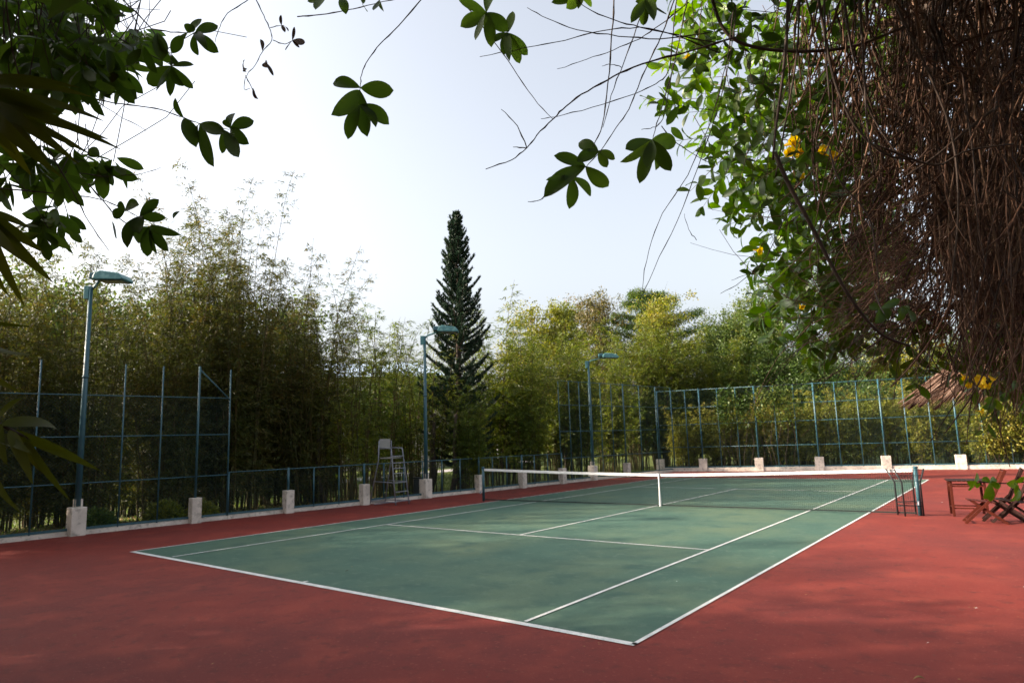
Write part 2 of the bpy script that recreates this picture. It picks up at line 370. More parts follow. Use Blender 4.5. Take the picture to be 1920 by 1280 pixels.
# the last bay steps down from the tall fence: top rail of that bay is left off
lowp, pl = thirds([L537, L680, L793, L896, L977, L1052]); lowp = [mixp(L362, L537, 0.345)]+lowp; pl = {i+1 for i in pl}; pl = {i for i in pl if i != 7}
fence('low teal rail fence behind the umpire chair', lowp, pl, 1.32, [1.32], pr=0.03)
cp, pc = thirds([mixp(L1052, L1111, 0.02), L1111, L1173, np.array(FB)]); pc = {6}
fence('tall dark fence run at the far left corner beside the farthest lamp post', cp, pc, 4.6, [1.1, 2.3, 3.5, 4.6], pr=0.027)
R = [fr(*p) for p in ((1240, 884), (1320, 883), (1425, 882), (1538, 881), (1663, 880), (1803, 879))]
dR = R[-1]-R[-2]; R += [R[-1]+dR, R[-1]+2*dR]
fp, pf = thirds(R)
HF = HR(R[4], 712)
fence('long teal grid fence on cream footings across the far end of the court', fp, pf, HF, [HR(R[4], 830), HR(R[4], 783), HR(R[4], 748), HF], kerb_h=0.19, kerb_w=0.5, pr=0.033, fw_=0.42)

# ------------------------------------------------------------------ lamp posts
def lamp(label, px, py, ptx, pty, headpx, headpy, sc_=1.0):
    b = fl(px, py); b = b + np.array([0.06, 0.0])
    top = HR(b, pty)
    d = None
    hp = at(headpx, headpy, (np.array([*b, top])-CAM).dot(fw)); hd = hp-np.array([*b, top])
    t = thing('lamp_post', label, 'lamp post', (*b, 0), 0, 'lamp posts along the left fence')
    MB().box((-0.02, 0, 0.33), (0.34, 0.34, 0.70)).build('footing', M['concrete'], t, bevel=0.015)
    MB().box((-0.04, 0.02, 0.78), (0.17, 0.17, 0.19)).build('footing_cap', M['concrete'], t, bevel=0.01)
    MB().tube([(0, 0, 0.7), (0, 0, top*0.5), (0, 0, top)], [0.074, 0.064, 0.048], 14).build('pole', M['teal'], t, smooth=True)
    MB().tube([(0, 0, top*0.62), (0, 0, top*0.62+0.06)], 0.075, 12).build('collar', M['teal'], t, smooth=True)
    u = np.array([rt[0], rt[1]]); u = u/np.linalg.norm(u); a = math.atan2(u[1], u[0])
    L = 0.9*sc_
    MB().tube([(0, 0, top-0.08), (u[0]*0.12, u[1]*0.12, top+0.02), (u[0]*L, u[1]*L, top+0.16)], [0.04, 0.035, 0.028], 8).build('arm', M['teal_light'], t, smooth=True)
    MB().box((-0.09*u[0], -0.09*u[1], top-0.16), (0.13, 0.11, 0.34), a).build('junction_box', M['teal_light'], t, bevel=0.01)
    # lamp head: wedge-shaped floodlight housing
    h = MB(); hx = u[0]*L; hy = u[1]*L; hz = top+0.16
    def q(x, y, z): return (hx+u[0]*x-u[1]*y, hy+u[1]*x+u[0]*y, hz+z)
    prof = [(-0.05, 0.0), (0.0, 0.14), (0.14, 0.20), (0.62, 0.12), (0.74, -0.02), (0.70, -0.06), (0.0, -0.03)]
    n = len(prof)
    for y, s_ in ((-0.27, 1), (0.27, 1)):
        for x, z in prof: h.v.append(q(x, y, z))
    h.f = [tuple(range(n)), tuple(reversed(range(n, 2*n)))]+[(i, i+n, (i+1) % n+n, (i+1) % n) for i in range(n)]
    hd_ = h.build('lamp_head', M['teal_light'], t, bevel=0.02)
    g = MB(); g.v = [q(0.08, -0.17, -0.052), q(0.64, -0.17, -0.078), q(0.64, 0.17, -0.078), q(0.08, 0.17, -0.052)]; g.f = [(0, 1, 2, 3)]
    g.v += [q(0.08, -0.17, -0.04), q(0.64, -0.17, -0.06), q(0.64, 0.17, -0.06), q(0.08, 0.17, -0.04)]
    g.f += [(0, 4, 5, 1), (1, 5, 6, 2), (2, 6, 7, 3), (3, 7, 4, 0)]
    g.build('lamp_glass', M['glass'], hd_)
    MB().box(q(-0.10, 0.0, 0.10), (0.24, 0.30, 0.17), a).build('ballast_box', M['teal'], hd_, bevel=0.03)
    return t
lamp('teal floodlight post nearest the camera, before the dark bamboo at left', 140, 1003, 157, 537, 190, 520, 0.24)
lamp('teal floodlight post beside the umpire chair, its lamp before the conifer', 797, 936, 796, 630, 840, 622, 0.62)
lamp('farthest teal floodlight post, standing at the far left corner of the court', 1111, 899, 1103, 677, 1150, 668, 0.8)

# ------------------------------------------------------------------ tennis net
PL = G(907, 939)[:2]; PR = G(1726, 966)[:2]
n_ = thing('tennis_net', 'black tennis net with white head band stretched across the green court', 'tennis net', (*PL, 0))
u = (PR-PL); NLn = np.linalg.norm(u); u = u/NLn
def netp(s, z): return (u[0]*s, u[1]*s, z)
def nettop(s): t = abs(s-NLn/2)/(NLn/2); return 0.925+0.145*t**1.3
nm = MB(); s = 0.1
while s < NLn-0.05:
    zt = nettop(s)-0.05; x, y, _ = netp(s, 0); k = len(nm.v); r = 0.0022
    for dx, z in ((-r, 0.06), (r, 0.06), (r, zt), (-r, zt)): nm.v.append((x+u[0]*dx, y+u[1]*dx, z))
    nm.f.append((k, k+1, k+2, k+3)); s += 0.046
for j in range(1, 21):
    prev = None
    for i in range(41):
        s = 0.08+(NLn-0.16)*i/40; z = 0.06+(nettop(s)-0.11)*j/21; p = netp(s, z); k = len(nm.v)
        nm.v += [(p[0], p[1], z-0.0022), (p[0], p[1], z+0.0022)]
        if prev is not None: nm.f.append((prev, k, k+1, prev+1))
        prev = k
nm.build('net_mesh', M['net'], n_)
def netband(name, m, zf, h, th=0.012):
    b = MB(); N = 40
    for i in range(N+1):
        s = 0.06+(NLn-0.12)*i/N; z = zf(s); x, y, _ = netp(s, 0)
        for dy, dz in ((-th/2, -h/2), (th/2, -h/2), (th/2, h/2), (-th/2, h/2)): b.v.append((x-u[1]*dy, y+u[0]*dy, z+dz))
        if i:
            for j in range(4): k = 4*(i-1); b.f.append((k+j, k+(j+1) % 4, k+4+(j+1) % 4, k+4+j))
    return b.build(name, m, n_)
netband('head_band', M['white'], lambda s: nettop(s)-0.035, 0.075, 0.02)
netband('bottom_band', M['net'], lambda s: 0.055, 0.035)
cs = np.linalg.norm(G(1235, 951)[:2]-PL)
x, y, _ = netp(cs, 0)
MB().tube([(x, y-0.02, 0.02), (x, y-0.02, 0.55), (x, y-0.02, nettop(cs)+0.01)], [0.035, 0.022, 0.026], 6).build('centre_strap', M['white'], n_)
def netpost(nm_, lbl, p, m):
    t = thing('net_post', lbl, 'net post', (*p, 0), math.atan2(u[1], u[0]), 'net posts')
    MB().tube([(0, 0, 0), (0, 0, 1.09)], 0.045, 14).build('post', m, t, smooth=True)
    MB().tube([(0, 0, 1.09), (0, 0, 1.12), (0, 0, 1.13)], [0.057, 0.055, 0.03], 14).build('cap', M['teal'], t, smooth=True)
    MB().tube([(0, -0.06, 0.32), (0, -0.17, 0.32), (0, -0.18, 0.25)], 0.02, 8).build('winch_handle', M['metal'], t)
    return t
netpost('a', 'teal net post standing at the left end of the net', PL, M['teal'])
netpost('b', 'teal net post with a winch at the right end of the net', PR, M['teal'])
# metal racket and ball stand at the right post
bs = G(1693, 966)[:2]
t = thing('ball_stand', 'black wire ball stand with flared legs beside the right net post', 'ball stand', (*bs, 0), math.atan2(rt[1], rt[0]))
for sx, sy in ((-0.03, -0.15), (-0.03, 0.15), (0.40, -0.15), (0.40, 0.15)):
    o_ = -0.16 if sx < 0.1 else 0.10
    MB().tube([(sx, sy, 0.0), (sx, sy, 0.76), (sx+o_, sy*1.2, 1.07)], 0.019, 8).build('leg', M['black'], t, smooth=True)
for z in (0.22, 0.30):
    MB().tube([(-0.03, -0.15, z), (0.40, -0.15, z), (0.40, 0.15, z), (-0.03, 0.15, z), (-0.03, -0.15, z)], 0.009, 6).build('stretcher', M['black'], t)
bb = MB()
for z in (0.78, 0.92, 1.05):
    e = (z-0.76)*0.5
    bb.tube([(-0.03-e, -0.16, z), (0.40+e*0.6, -0.16, z), (0.40+e*0.6, 0.16, z), (-0.03-e, 0.16, z), (-0.03-e, -0.16, z)], 0.006, 5)
for i in range(9):
    f = i/8; x = -0.03+0.43*f
    for y in (-0.16, 0.16): bb.tube([(x, y, 0.78), (x-0.14+0.22*f, y, 1.05)], 0.004, 4)
bb.build('wire_basket', M['black'], t)

# ------------------------------------------------------------------ umpire chair
ub = G(742, 947)[:2]
t = thing('umpire_chair', 'tall grey metal umpire chair with ladder beside the low fence', 'umpire chair', (ub[0]-0.0, ub[1]+0.3, 0), D2R(4))
def T_(name, pts, r, m=M['metal'], k=8): return MB().tube(pts, r, k).build(name, m, t, smooth=True)
for s in (-1, 1):
    T_('front_leg', [(0, s*0.32, 0), (-0.12, s*0.30, 0.9), (-0.22, s*0.27, 1.62), (-0.24, s*0.27, 1.80), (-0.30, s*0.27, 1.84)], 0.020)
    T_('rear_leg', [(-1.15, s*0.36, 0), (-0.80, s*0.30, 1.45), (-0.78, s*0.29, 2.1)], 0.020)
    T_('armrest', [(-0.25, s*0.28, 1.84), (-0.80, s*0.28, 1.86)], 0.018)
    T_('base_bar', [(0.05, s*0.33, 0.10), (-1.12, s*0.36, 0.10)], 0.016)
    T_('side_bar', [(-0.09, s*0.31, 0.72), (-1.0, s*0.33, 0.76)], 0.014)
for i, z in enumerate((0.12, 0.42, 0.72, 1.02, 1.18, 1.36, 1.58)):
    x = -0.22*z/1.62
    MB().box((x, 0, z), (0.07, 0.58, 0.025)).build('rung', M['metal'], t)
T_('base_bar', [(-1.12, -0.36, 0.12), (-1.12, 0.36, 0.12)], 0.016)
T_('base_bar', [(-0.5, -0.8, 0.06), (-0.5, 0.8, 0.06)], 0.014)
MB().box((-0.52, 0, 1.52), (0.50, 0.52, 0.04)).build('seat', M['panel'], t, bevel=0.01)
MB().box((-0.80, 0, 1.99), (0.035, 0.50, 0.34)).build('backrest', M['panel'], t, bevel=0.015)

# ------------------------------------------------------------------ furniture at right
tb = G(1812, 965)[:2]; ya = math.atan2(rt[1], rt[0])-0.60
t = thing('table', 'small square dark wooden table behind the folding chairs at right', 'table', (*tb, 0), ya+0.12)
tt = MB()
for i in range(9): tt.box((-0.28+0.09*i, 0, 0.79), (0.078, 0.74, 0.025))
tt.build('tabletop', M['darkwood'], t, bevel=0.003)
for sx, sy in ((-0.26, -0.3), (-0.26, 0.3), (0.38, -0.3), (0.38, 0.3)):
    MB().box((sx, sy, 0.388), (0.05, 0.05, 0.776)).build('leg', M['wood'], t, bevel=0.004)
for z in (0.67, 0.18):
    ap = MB()
    for y in (-0.3, 0.3): ap.box((0.06, y, z), (0.60, 0.022, 0.03))
    for x in (-0.255, 0.375): ap.box((x, 0, z+0.002), (0.022, 0.60, 0.028))
    ap.build('stretcher', M['wood'], t)
def folding_chair(label, xy, rz, m):
    """faces local -x; long frame runs from the back top to the front foot"""
    t = thing('folding_chair', label, 'folding chair', (*xy, 0), rz, 'wooden folding chairs by the table')
    for s in (-1, 1):
        y = s*0.22
        MB().bar((-0.42, y, 0.0), (0.10, y, 0.52), 0.022, 0.055).bar((0.10, y, 0.50), (0.38, y, 1.10), 0.022, 0.055).build('long_leg', m, t, bevel=0.003)
        MB().bar((0.34, y*0.86, 0.0), (-0.26, y*0.86, 0.46), 0.022, 0.05).build('short_leg', m, t, bevel=0.003)
    st = MB()
    for i in range(8): st.box((-0.31+i*0.062, 0, 0.485-i*0.008), (0.048, 0.42, 0.016))
    st.build('seat', m, t, bevel=0.002)
    bk = MB()
    for i in range(5):
        y = -0.16+i*0.08; bk.bar((0.175, y, 0.66), (0.355, y, 1.05), 0.05, 0.012)
    bk.build('backrest', m, t)
    MB().bar((0.165, -0.21, 0.645), (0.165, 0.21, 0.645), 0.05, 0.03).build('back_rail', m, t); MB().bar((0.36, -0.23, 1.06), (0.36, 0.23, 1.06), 0.065, 0.03).build('back_rail', m, t)
    MB().bar((-0.36, -0.21, 0.06), (-0.36, 0.21, 0.06), 0.03, 0.02).build('stretcher', m, t); MB().bar((0.29, -0.18, 0.045), (0.29, 0.18, 0.045), 0.03, 0.02).build('stretcher', m, t)
    return t
c0 = G(1853, 980)[:2]
folding_chair('red brown folding chair nearest the camera, seat down before the table', c0, ya+0.10, M['wood'])
folding_chair('dark folding chair close behind the nearest red brown one', c0+np.array([0.30, 0.50]), ya+0.0, M['darkwood'])
folding_chair('darkest folding chair, standing third from the table', c0+np.array([0.52, 0.22]), ya-0.28, M['darkwood'])
folding_chair('red brown folding chair cut off by the right edge of the photo', c0+np.array([1.15, 0.75]), ya+math.pi, M['wood'])
# thatched parasol
hc = CAM + ray(2010, 800)*9.3; hc = hc[:2]
zt = 2.30
t = thing('thatched_parasol', 'brown thatched parasol roof reaching in at the right edge', 'parasol', (*hc, 0))
MB().tube([(0, 0, 0), (0, 0, 3.9)], 0.06, 12).build('pole', M['darkwood'], t, smooth=True)
rf = MB(); rr = 2.05
for a in range(12):
    an = a*math.pi/6; rf.tube([(0, 0, 3.75), (rr*0.95*math.cos(an), rr*0.95*math.sin(an), zt+0.02)], 0.022, 6)
rf.build('rafter', M['darkwood'], t)
hp = MB(); hp.tube([(rr*0.72*math.cos(a*math.pi/12), rr*0.72*math.sin(a*math.pi/12), zt+0.30) for a in range(25)], 0.02, 6, cap=False)
hp.tube([(-rr*0.72, 0, zt+0.28), (rr*0.72, 0, zt+0.28)], 0.03, 6); hp.tube([(0, -rr*0.72, zt+0.28), (0, rr*0.72, zt+0.28)], 0.03, 6)
hp.build('ring_frame', M['black'], t)
N = 9000
aa = rng.uniform(0, 2*math.pi, N); r1 = rr*np.sqrt(rng.uniform(0.0, 1.0, N)); ln = rng.uniform(0.35, 0.75, N)
def cone(r): return 3.85-(3.85-zt)*r/rr
rs = np.maximum(r1-ln, 0.02)
Bp = np.stack([rs*np.cos(aa), rs*np.sin(aa), cone(rs)+rng.uniform(0.0, 0.10, N)], 1)
Ep = np.stack([(r1+0.06)*np.cos(aa+rng.normal(0, .02, N)), (r1+0.06)*np.sin(aa+rng.normal(0, .02, N)), cone(r1)+rng.uniform(-0.05, 0.10, N)], 1)
V, Q = leafset(Bp, Ep-Bp, np.linalg.norm(Ep-Bp, axis=1), rng.uniform(0.012, 0.03, N), flat=0.5, droop=0.02)
npmesh('thatch', V, Q, M['thatch'], t)

# ------------------------------------------------------------------ bamboo
def bamboo(name_, H=8.0, nc=34, base_r=0.5, spread=1.5, z0=0.9, leafm=None, dens=1.0, ll=0.14, lw=0.022, brl=0.65, sp=0.34):
    cm = MB(); BB = []; DD = []; LL = []
    for c in range(nc):
        a = rng.uniform(0, 6.283); r = base_r*math.sqrt(rng.uniform()); h = H*rng.uniform(0.50, 0.96) if c > 5 else H*rng.uniform(0.95, 1.20)
        out = spread*rng.uniform(0.25, 1.0)*(h/H); b = np.array([r*math.cos(a), r*math.sin(a), 0.0]); oa = a+rng.normal(0, 0.5); od = np.array([math.cos(oa), math.sin(oa), 0])
        n = 11; pts = []
        for i in range(n):
            f = i/(n-1); pts.append(b + od*out*(0.25*f+0.75*f**2.6) + np.array([0, 0, h*(f-0.10*f**4)]) + np.array([math.sin(i*1.7+c)*0.02, math.cos(i*2.1+c)*0.02, 0]))
        pts = np.array(pts); rad = [0.022*(1-0.88*i/(n-1)) for i in range(n)]
        cm.tube([tuple(p) for p in pts], rad, 5, cap=False)
        zz = z0*rng.uniform(0.5, 1.6)
        while zz < h*0.985:
            f = min(zz/h, 1.0); x = f*(n-1); i = min(int(x), n-2); p = pts[i]+(pts[i+1]-pts[i])*(x-i); top = f > 0.8
            for k in range(int(rng.poisson(2.6*dens*(0.75 if top else (1.35 if f < 0.5 else 1.0))))+ (1 if top else 0)):
                ba = rng.uniform(0, 6.283); bd = np.array([math.cos(ba), math.sin(ba), rng.uniform(-0.15, 0.9)]); bd /= np.linalg.norm(bd)
                L = brl*rng.uniform(0.35, 1.15)*(1-0.6*f**3); m_ = int(12*rng.uniform(0.6, 1.4)*(1-0.35*f**2))
                tt_ = rng.uniform(0.25, 1.0, m_)[:, None]
                q = p + bd*L*tt_ - np.array([0, 0, 0.28])*L*tt_**2
                BB.append(q+rng.normal(0, 0.03, (m_, 3))); DD.append(bd*0.8+rng.normal(0, 0.6, (m_, 3))-np.array([0, 0, 0.25])); LL.append(np.full(m_, 1.0))
                if k == 0: cm.tube([tuple(p), tuple(p+bd*L*0.5-np.array([0, 0, 0.07*L])), tuple(p+bd*L-np.array([0, 0, 0.28*L]))], [0.006, 0.004, 0.002], 3, cap=False)
            zz += sp*rng.uniform(0.6, 1.4)
    B = np.concatenate(BB); Dd = np.concatenate(DD); N = len(B)
    V, Q = leafset(B, Dd, ll*rng.uniform(0.6, 1.25, N), lw*rng.uniform(0.7, 1.3, N), mid=0.35)
    t = thing('bamboo_clump', 'x', 'bamboo')
    cm.build('culms', M['culm'], t, smooth=True)
    npmesh('foliage', V, Q, leafm or M['bamboo'], t)
    t['H'] = H
    return t
BV = [bamboo('a', 9.0, 46, 0.6, 1.9, 0.6, dens=1.65), bamboo('b', 9.0, 46, 0.65, 1.6, 0.7, dens=1.65), bamboo('c', 8.4, 42, 0.55, 2.2, 0.6, dens=1.5)]
BG = [bamboo('d', 7.0, 34, 0.5, 1.3, 1.2, leafm=M['bamboo_green'], dens=1.7, ll=0.16, lw=0.03), bamboo('e', 7.0, 30, 0.55, 1.5, 1.3, leafm=M['bamboo_green'], dens=1.7, ll=0.16, lw=0.03)]
BA = [bamboo('f', 6.0, 24, 0.7, 1.0, 1.2, leafm=M['bamboo_green'], dens=0.95, brl=0.6)]
BS = [bamboo('g', 4.6, 42, 0.75, 0.9, 1.1, leafm=M['yellowleaf'], dens=1.2, ll=0.15, lw=0.05, sp=0.3)]
used = set()
def put_clump(kind, lab, xy, h, group, wide=1.0, rz=None):
    src = kind[int(rng.integers(len(kind)))]
    H = src['H']
    if id(src) in used or any(s is src for s in _used): o = copy_tree(src)
    else: o = src; _used.append(src)
    s = h/H
    o.location = (xy[0], xy[1], -0.06); o.scale = (s*wide*rng.uniform(0.92, 1.08), s*wide*rng.uniform(0.92, 1.08), s)
    o.rotation_euler = (0, 0, rng.uniform(0, 6.28) if rz is None else rz)
    tag(o, lab, 'bamboo', group)
    if 'H' in o and o is not src: del o['H']
    return o
_used = []
GL = 'dark bamboo clumps behind the left fence'
left = [
 (-250, 21.6, 420, 'dark bamboo clump beyond the left edge of the photo, farthest left'),
 (-120, 22.5, 440, 'dark bamboo clump just past the left edge behind the fence'),
 (-20, 23.2, 470, 'dark bamboo clump at the left edge behind the frond blades'),
 (75, 24.0, 480, 'dark bamboo clump filling the gap left of the nearest lamp post'),
 (165, 23.2, 500, 'dark bamboo clump directly behind the nearest lamp head'),
 (235, 25.5, 440, 'tall bamboo clump with feathery top just right of the nearest lamp post'),
 (310, 23.6, 470, 'bamboo clump with a bushy brownish crown behind the tall fence'),
 (375, 25.5, 415, 'bamboo clump behind the diagonal fence brace'),
 (445, 24.6, 400, 'tallest bamboo clump, its wispy top highest against the sky'),
 (510, 26.2, 450, 'bamboo clump above the first footing of the low fence'),
 (570, 25.6, 495, 'arching bamboo clump at the right end of the dark mass'),
 (612, 28.5, 600, 'lower bamboo clump stepping down right of the dark mass'),
]
for px, D, row, lab in left:
    xy = PD(px, D); put_clump(BV, lab, xy, HR(xy, row)*1.05+0.3, GL, wide=1.1)
GA = 'airy bamboo clumps between the dark mass and the conifer'
for px, D, row, lab in ((655, 25.8, 610, 'thin airy bamboo clump standing left of the umpire chair'),
                        (705, 27.4, 590, 'airy bamboo clump with bare wispy tops above the umpire chair'),
                        (752, 30.5, 600, 'airy bamboo clump between the umpire chair and the middle lamp post'),
                        (790, 28.0, 640, 'low airy bamboo clump behind the middle lamp post')):
    xy = PD(px, D); put_clump(BA, lab, xy, HR(xy, row)*1.13, GA, wide=1.2)
GM = 'yellow green bamboo clumps of the middle distance'
for px, D, row, lab in ((880, 27.2, 720, 'low bamboo bush crowding the foot of the conifer'),
                        (935, 31.0, 585, 'pointed yellow green bamboo clump right of the conifer'),
                        (985, 30.5, 640, 'rounded bamboo clump behind the left net post'),
                        (1035, 34.0, 620, 'bamboo clump left of the farthest lamp post'),
                        (1082, 34.5, 650, 'bamboo clump directly behind the farthest lamp post'),
                        (1140, 38.0, 640, 'bamboo clump just right of the farthest lamp post'),
                        (1190, 41.8, 620, 'bamboo clump rising behind the far lamp head'),
                        (1245, 42.5, 605, 'bamboo clump above the far left corner of the court'),
                        (1300, 43.2, 625, 'bamboo clump over the second footing of the far fence'),
                        (1355, 43.6, 650, 'bamboo clump over the dark gap in the far fence')):
    xy = PD(px, D); put_clump(BG, lab, xy, HR(xy, row)*1.1, GM, wide=1.2)
GH = 'clipped leafy bamboo clumps along the far fence'
for i, (px, D, row, lab) in enumerate(((1285, 40.2, 760, 'dark leafy clump behind the far fence at its left end'),
                        (1345, 40.3, 755, 'leafy clump behind the far fence left of its third footing'),
                        (1392, 40.2, 745, 'leafy bamboo clump with bare brown culms at the third footing'),
                        (1455, 40.4, 735, 'leafy bamboo clump between the third and fourth far footings'),
                        (1508, 40.4, 735, 'leafy bamboo clump left of the fourth far footing'),
                        (1560, 40.3, 730, 'leafy bamboo clump right of the fourth far footing'),
                        (1610, 40.4, 725, 'leafy bamboo clump midway to the fifth far footing'),
                        (1672, 41.0, 715, 'leafy bamboo clump behind the fifth far footing'),
                        (1727, 40.5, 725, 'leafy bamboo clump right of the ball stand'),
                        (1790, 41.0, 715, 'leafy bamboo clump behind the thatched parasol edge'),
                        (1852, 40.0, 720, 'leafy bamboo clump above the folding chairs'),
                        (1910, 40.3, 720, 'leafy bamboo clump at the right edge behind the chairs'))):
    xy = PD(px, D); put_clump(BS, lab, xy, HR(xy, row), GH, wide=1.05)
for i, y in enumerate((-9, -12.5, -16, -20)):
    put_clump(BV, ['dark bamboo clump out of frame, next along the left fence', 'second dark bamboo clump out of frame along the left fence', 'third dark bamboo clump out of frame along the left fence', 'last dark bamboo clump out of frame along the left fence'][i], (-8.2-0.3*i, y), 9.0+0.4*(i % 2), 'bamboo clumps out of frame at left', wide=1.2)

# ------------------------------------------------------------------ broadleaf trees
def tree(name, label, xy, H, cr, cz0, leafm, nleaf=14000, ll=0.16, lw=0.09, trunk=0.16, layered=False, lobes=16, group=None, bark=None):
    t = thing(name, label, 'tree', (*xy, -0.06), 0.0, group)
    tr = MB(); tr.tube([(0, 0, 0), (0.1, 0.05, H*0.3), (-0.05, 0.1, H*0.62), (0, 0, H*0.9)], [trunk, trunk*0.8, trunk*0.5, trunk*0.12], 10)
    cs = []; B = []
    for i in range(lobes):
        if layered: f = (i+0.5)/lobes; z = H*(cz0+(1-cz0)*f); rr_ = cr*(1.0-0.75*f**1.5)*rng.uniform(0.45, 1.0); th = 0.18
        else: f = rng.uniform(0, 1); z = H*(cz0+(1-cz0)*0.88*f); rr_ = cr*math.sin(math.pi*min(0.95, 0.18+0.74*f))*rng.uniform(0.25, 0.95); th = 1.0
        a = i*2.4+rng.uniform(-0.4, 0.4); c = np.array([rr_*math.cos(a), rr_*math.sin(a), z])
        s = cr*rng.uniform(0.22, 0.42)*(1.3 if layered else 1.0)
        z1 = z-rr_*(0.15 if layered else 0.7)-0.3; z1 = max(z1, H*0.18)
        tr.tube([(0, 0, z1), tuple(c*0.5+np.array([0, 0, z1*0.5])+[0, 0, 0.1*H*0.1]), tuple(c)], [trunk*0.3, trunk*0.2, trunk*0.06], 5)
        for q in range(0 if layered else 5):
            e = c+rng.normal(0, 1, 3)*s*np.array([0.7, 0.7, 0.7*th]); tr.tube([tuple(c*0.9+np.array([0, 0, c[2]*0.1])), tuple((c+e)/2+[0, 0, .05]), tuple(e)], [trunk*0.08, trunk*0.05, trunk*0.02], 4)
        cs.append((c, s, th))
    per = nleaf//lobes
    for c, s, th in cs:
        if layered:
            rad_ = np.hypot(c[0], c[1]); e_ = np.array([c[0], c[1], 0])/max(rad_, .01); sd_ = np.array([-e_[1], e_[0], 0])
            f_ = rng.uniform(0.3, 1.15, per)[:, None]; w_ = rng.uniform(-1, 1, per)[:, None]*1.3*np.sin(np.pi*np.clip(f_/1.2, 0, 1))
            q = e_*rad_*f_+sd_*w_*cr*0.16+np.array([0, 0, 1.0])*(c[2]-0.22*rad_*(1-f_**1.3)+0.02*cr*np.abs(w_))+rng.normal(0, 0.13, (per, 3)); B.append(q); continue
        nb = 26; g = c+rng.normal(0, 1, (nb, 3))*s*np.array([0.80, 0.80, 0.62*th])
        k = per//nb+1
        q = (g[:, None, :]+rng.normal(0, 1, (nb, k, 3))*s*0.24*np.array([1, 1, th*0.6+0.2])).reshape(-1, 3); B.append(q)
    B = np.concatenate(B); cl_ = np.linalg.norm(B+np.array([xy[0], xy[1], 0])-CAM, axis=1) > 3.5; B = B[cl_] if np.hypot(xy[0]-CAM[0], xy[1]-CAM[1]) < 15 else B
    N = len(B); Dd = rng.normal(0, 1, (N, 3))+np.array([0, 0, -0.2])
    V, Q = leafset(B, Dd, ll*rng.uniform(0.6, 1.3, N), lw*rng.uniform(0.7, 1.3, N), flat=0.5 if layered else 0.15)
    tr.build('trunk', bark or M['bark'], t, smooth=True); npmesh('crown', V, Q, leafm, t)
    return t
GT = 'garden trees beyond the far fence'
def trow(name, lab, px, D, row, cr, cz0, m, **k):
    xy = PD(px, D); return tree(name, lab, xy, HR(xy, row), cr, cz0, m, group=GT, **k)
trow('broadleaf_tree', 'pale yellow green tree with upright tufts right of the conifer', 1002, 44, 560, 2.2, 0.35, M['yellowleaf'], lobes=22, nleaf=18000)
trow('broadleaf_tree', 'yellow green tree with a tall narrow crown in the middle distance', 1060, 45, 550, 2.2, 0.35, M['yellowleaf'], lobes=22, nleaf=18000)
trow('broadleaf_tree', 'tree with a rusty bronze top, tallest right of the conifer', 1125, 50, 535, 2.8, 0.35, M['bronze'], lobes=24, nleaf=20000)
trow('flat_topped_tree', 'flat layered tree with feathery boughs spread against the sky', 1225, 52, 548, 7.0, 0.55, M['broad'], layered=True, lobes=34, nleaf=42000, ll=0.17, lw=0.06)
trow('broadleaf_tree', 'round yellow green tree standing before the flat layered tree', 1243, 47, 552, 2.3, 0.4, M['yellowleaf'], lobes=20, nleaf=18000)
trow('broadleaf_tree', 'small dark round headed tree against the sky', 1346, 62, 600, 1.6, 0.45, M['broad'], nleaf=9000, lobes=10)
trow('broadleaf_tree', 'green tree with a loose crown left of the vine curtain', 1430, 48, 545, 3.0, 0.3, M['broad'], lobes=26, nleaf=40000)
trow('broadleaf_tree', 'wide green tree filling the gap below the loose crowned one', 1385, 47, 600, 3.4, 0.25, M['broad'], lobes=26, nleaf=40000)
trow('broadleaf_tree', 'tall green tree half hidden behind the yellow flowers', 1530, 49, 480, 4.0, 0.3, M['broad'], lobes=24, nleaf=22000)
trow('broadleaf_tree', 'bushy tree rising behind the middle of the far fence', 1500, 45, 640, 3.2, 0.25, M['broad'], lobes=24, nleaf=30000)
trow('broadleaf_tree', 'bushy tree behind the far fence under the hanging stems', 1610, 45, 640, 3.2, 0.25, M['broad'], lobes=18)
trow('broadleaf_tree', 'bushy green tree behind the fence above the ball stand', 1710, 45, 640, 3.2, 0.25, M['yellowleaf'], lobes=18)
trow('broadleaf_tree', 'bushy tree behind the fence right of the parasol tip', 1810, 46, 620, 3.4, 0.25, M['broad'], lobes=18)
trow('broadleaf_tree', 'bushy tree at the right edge behind the far fence', 1910, 46, 600, 3.6, 0.25, M['broad'], lobes=18)
trow('broadleaf_tree', 'bright green young tree seen through the airy bamboo', 700, 34, 700, 2.0, 0.3, M['broad'], lobes=14)
trow('broadleaf_tree', 'bushy tree seen low between conifer and middle lamp post', 810, 40, 690, 2.0, 0.2, M['broad'], lobes=14)
for px, D, row, lab in ((-100, 38, 480, 'large background tree beyond the path at the left edge'), (120, 40, 520, 'background tree beyond the path behind the nearest lamp post'), (330, 42, 540, 'background tree beyond the path behind the tall fence'), (500, 43, 560, 'background tree beyond the path left of the small house')):
    trow('broadleaf_tree', lab, px, D, row, 4.2, 0.15, M['broad'], lobes=26, nleaf=26000, ll=0.22, lw=0.13)

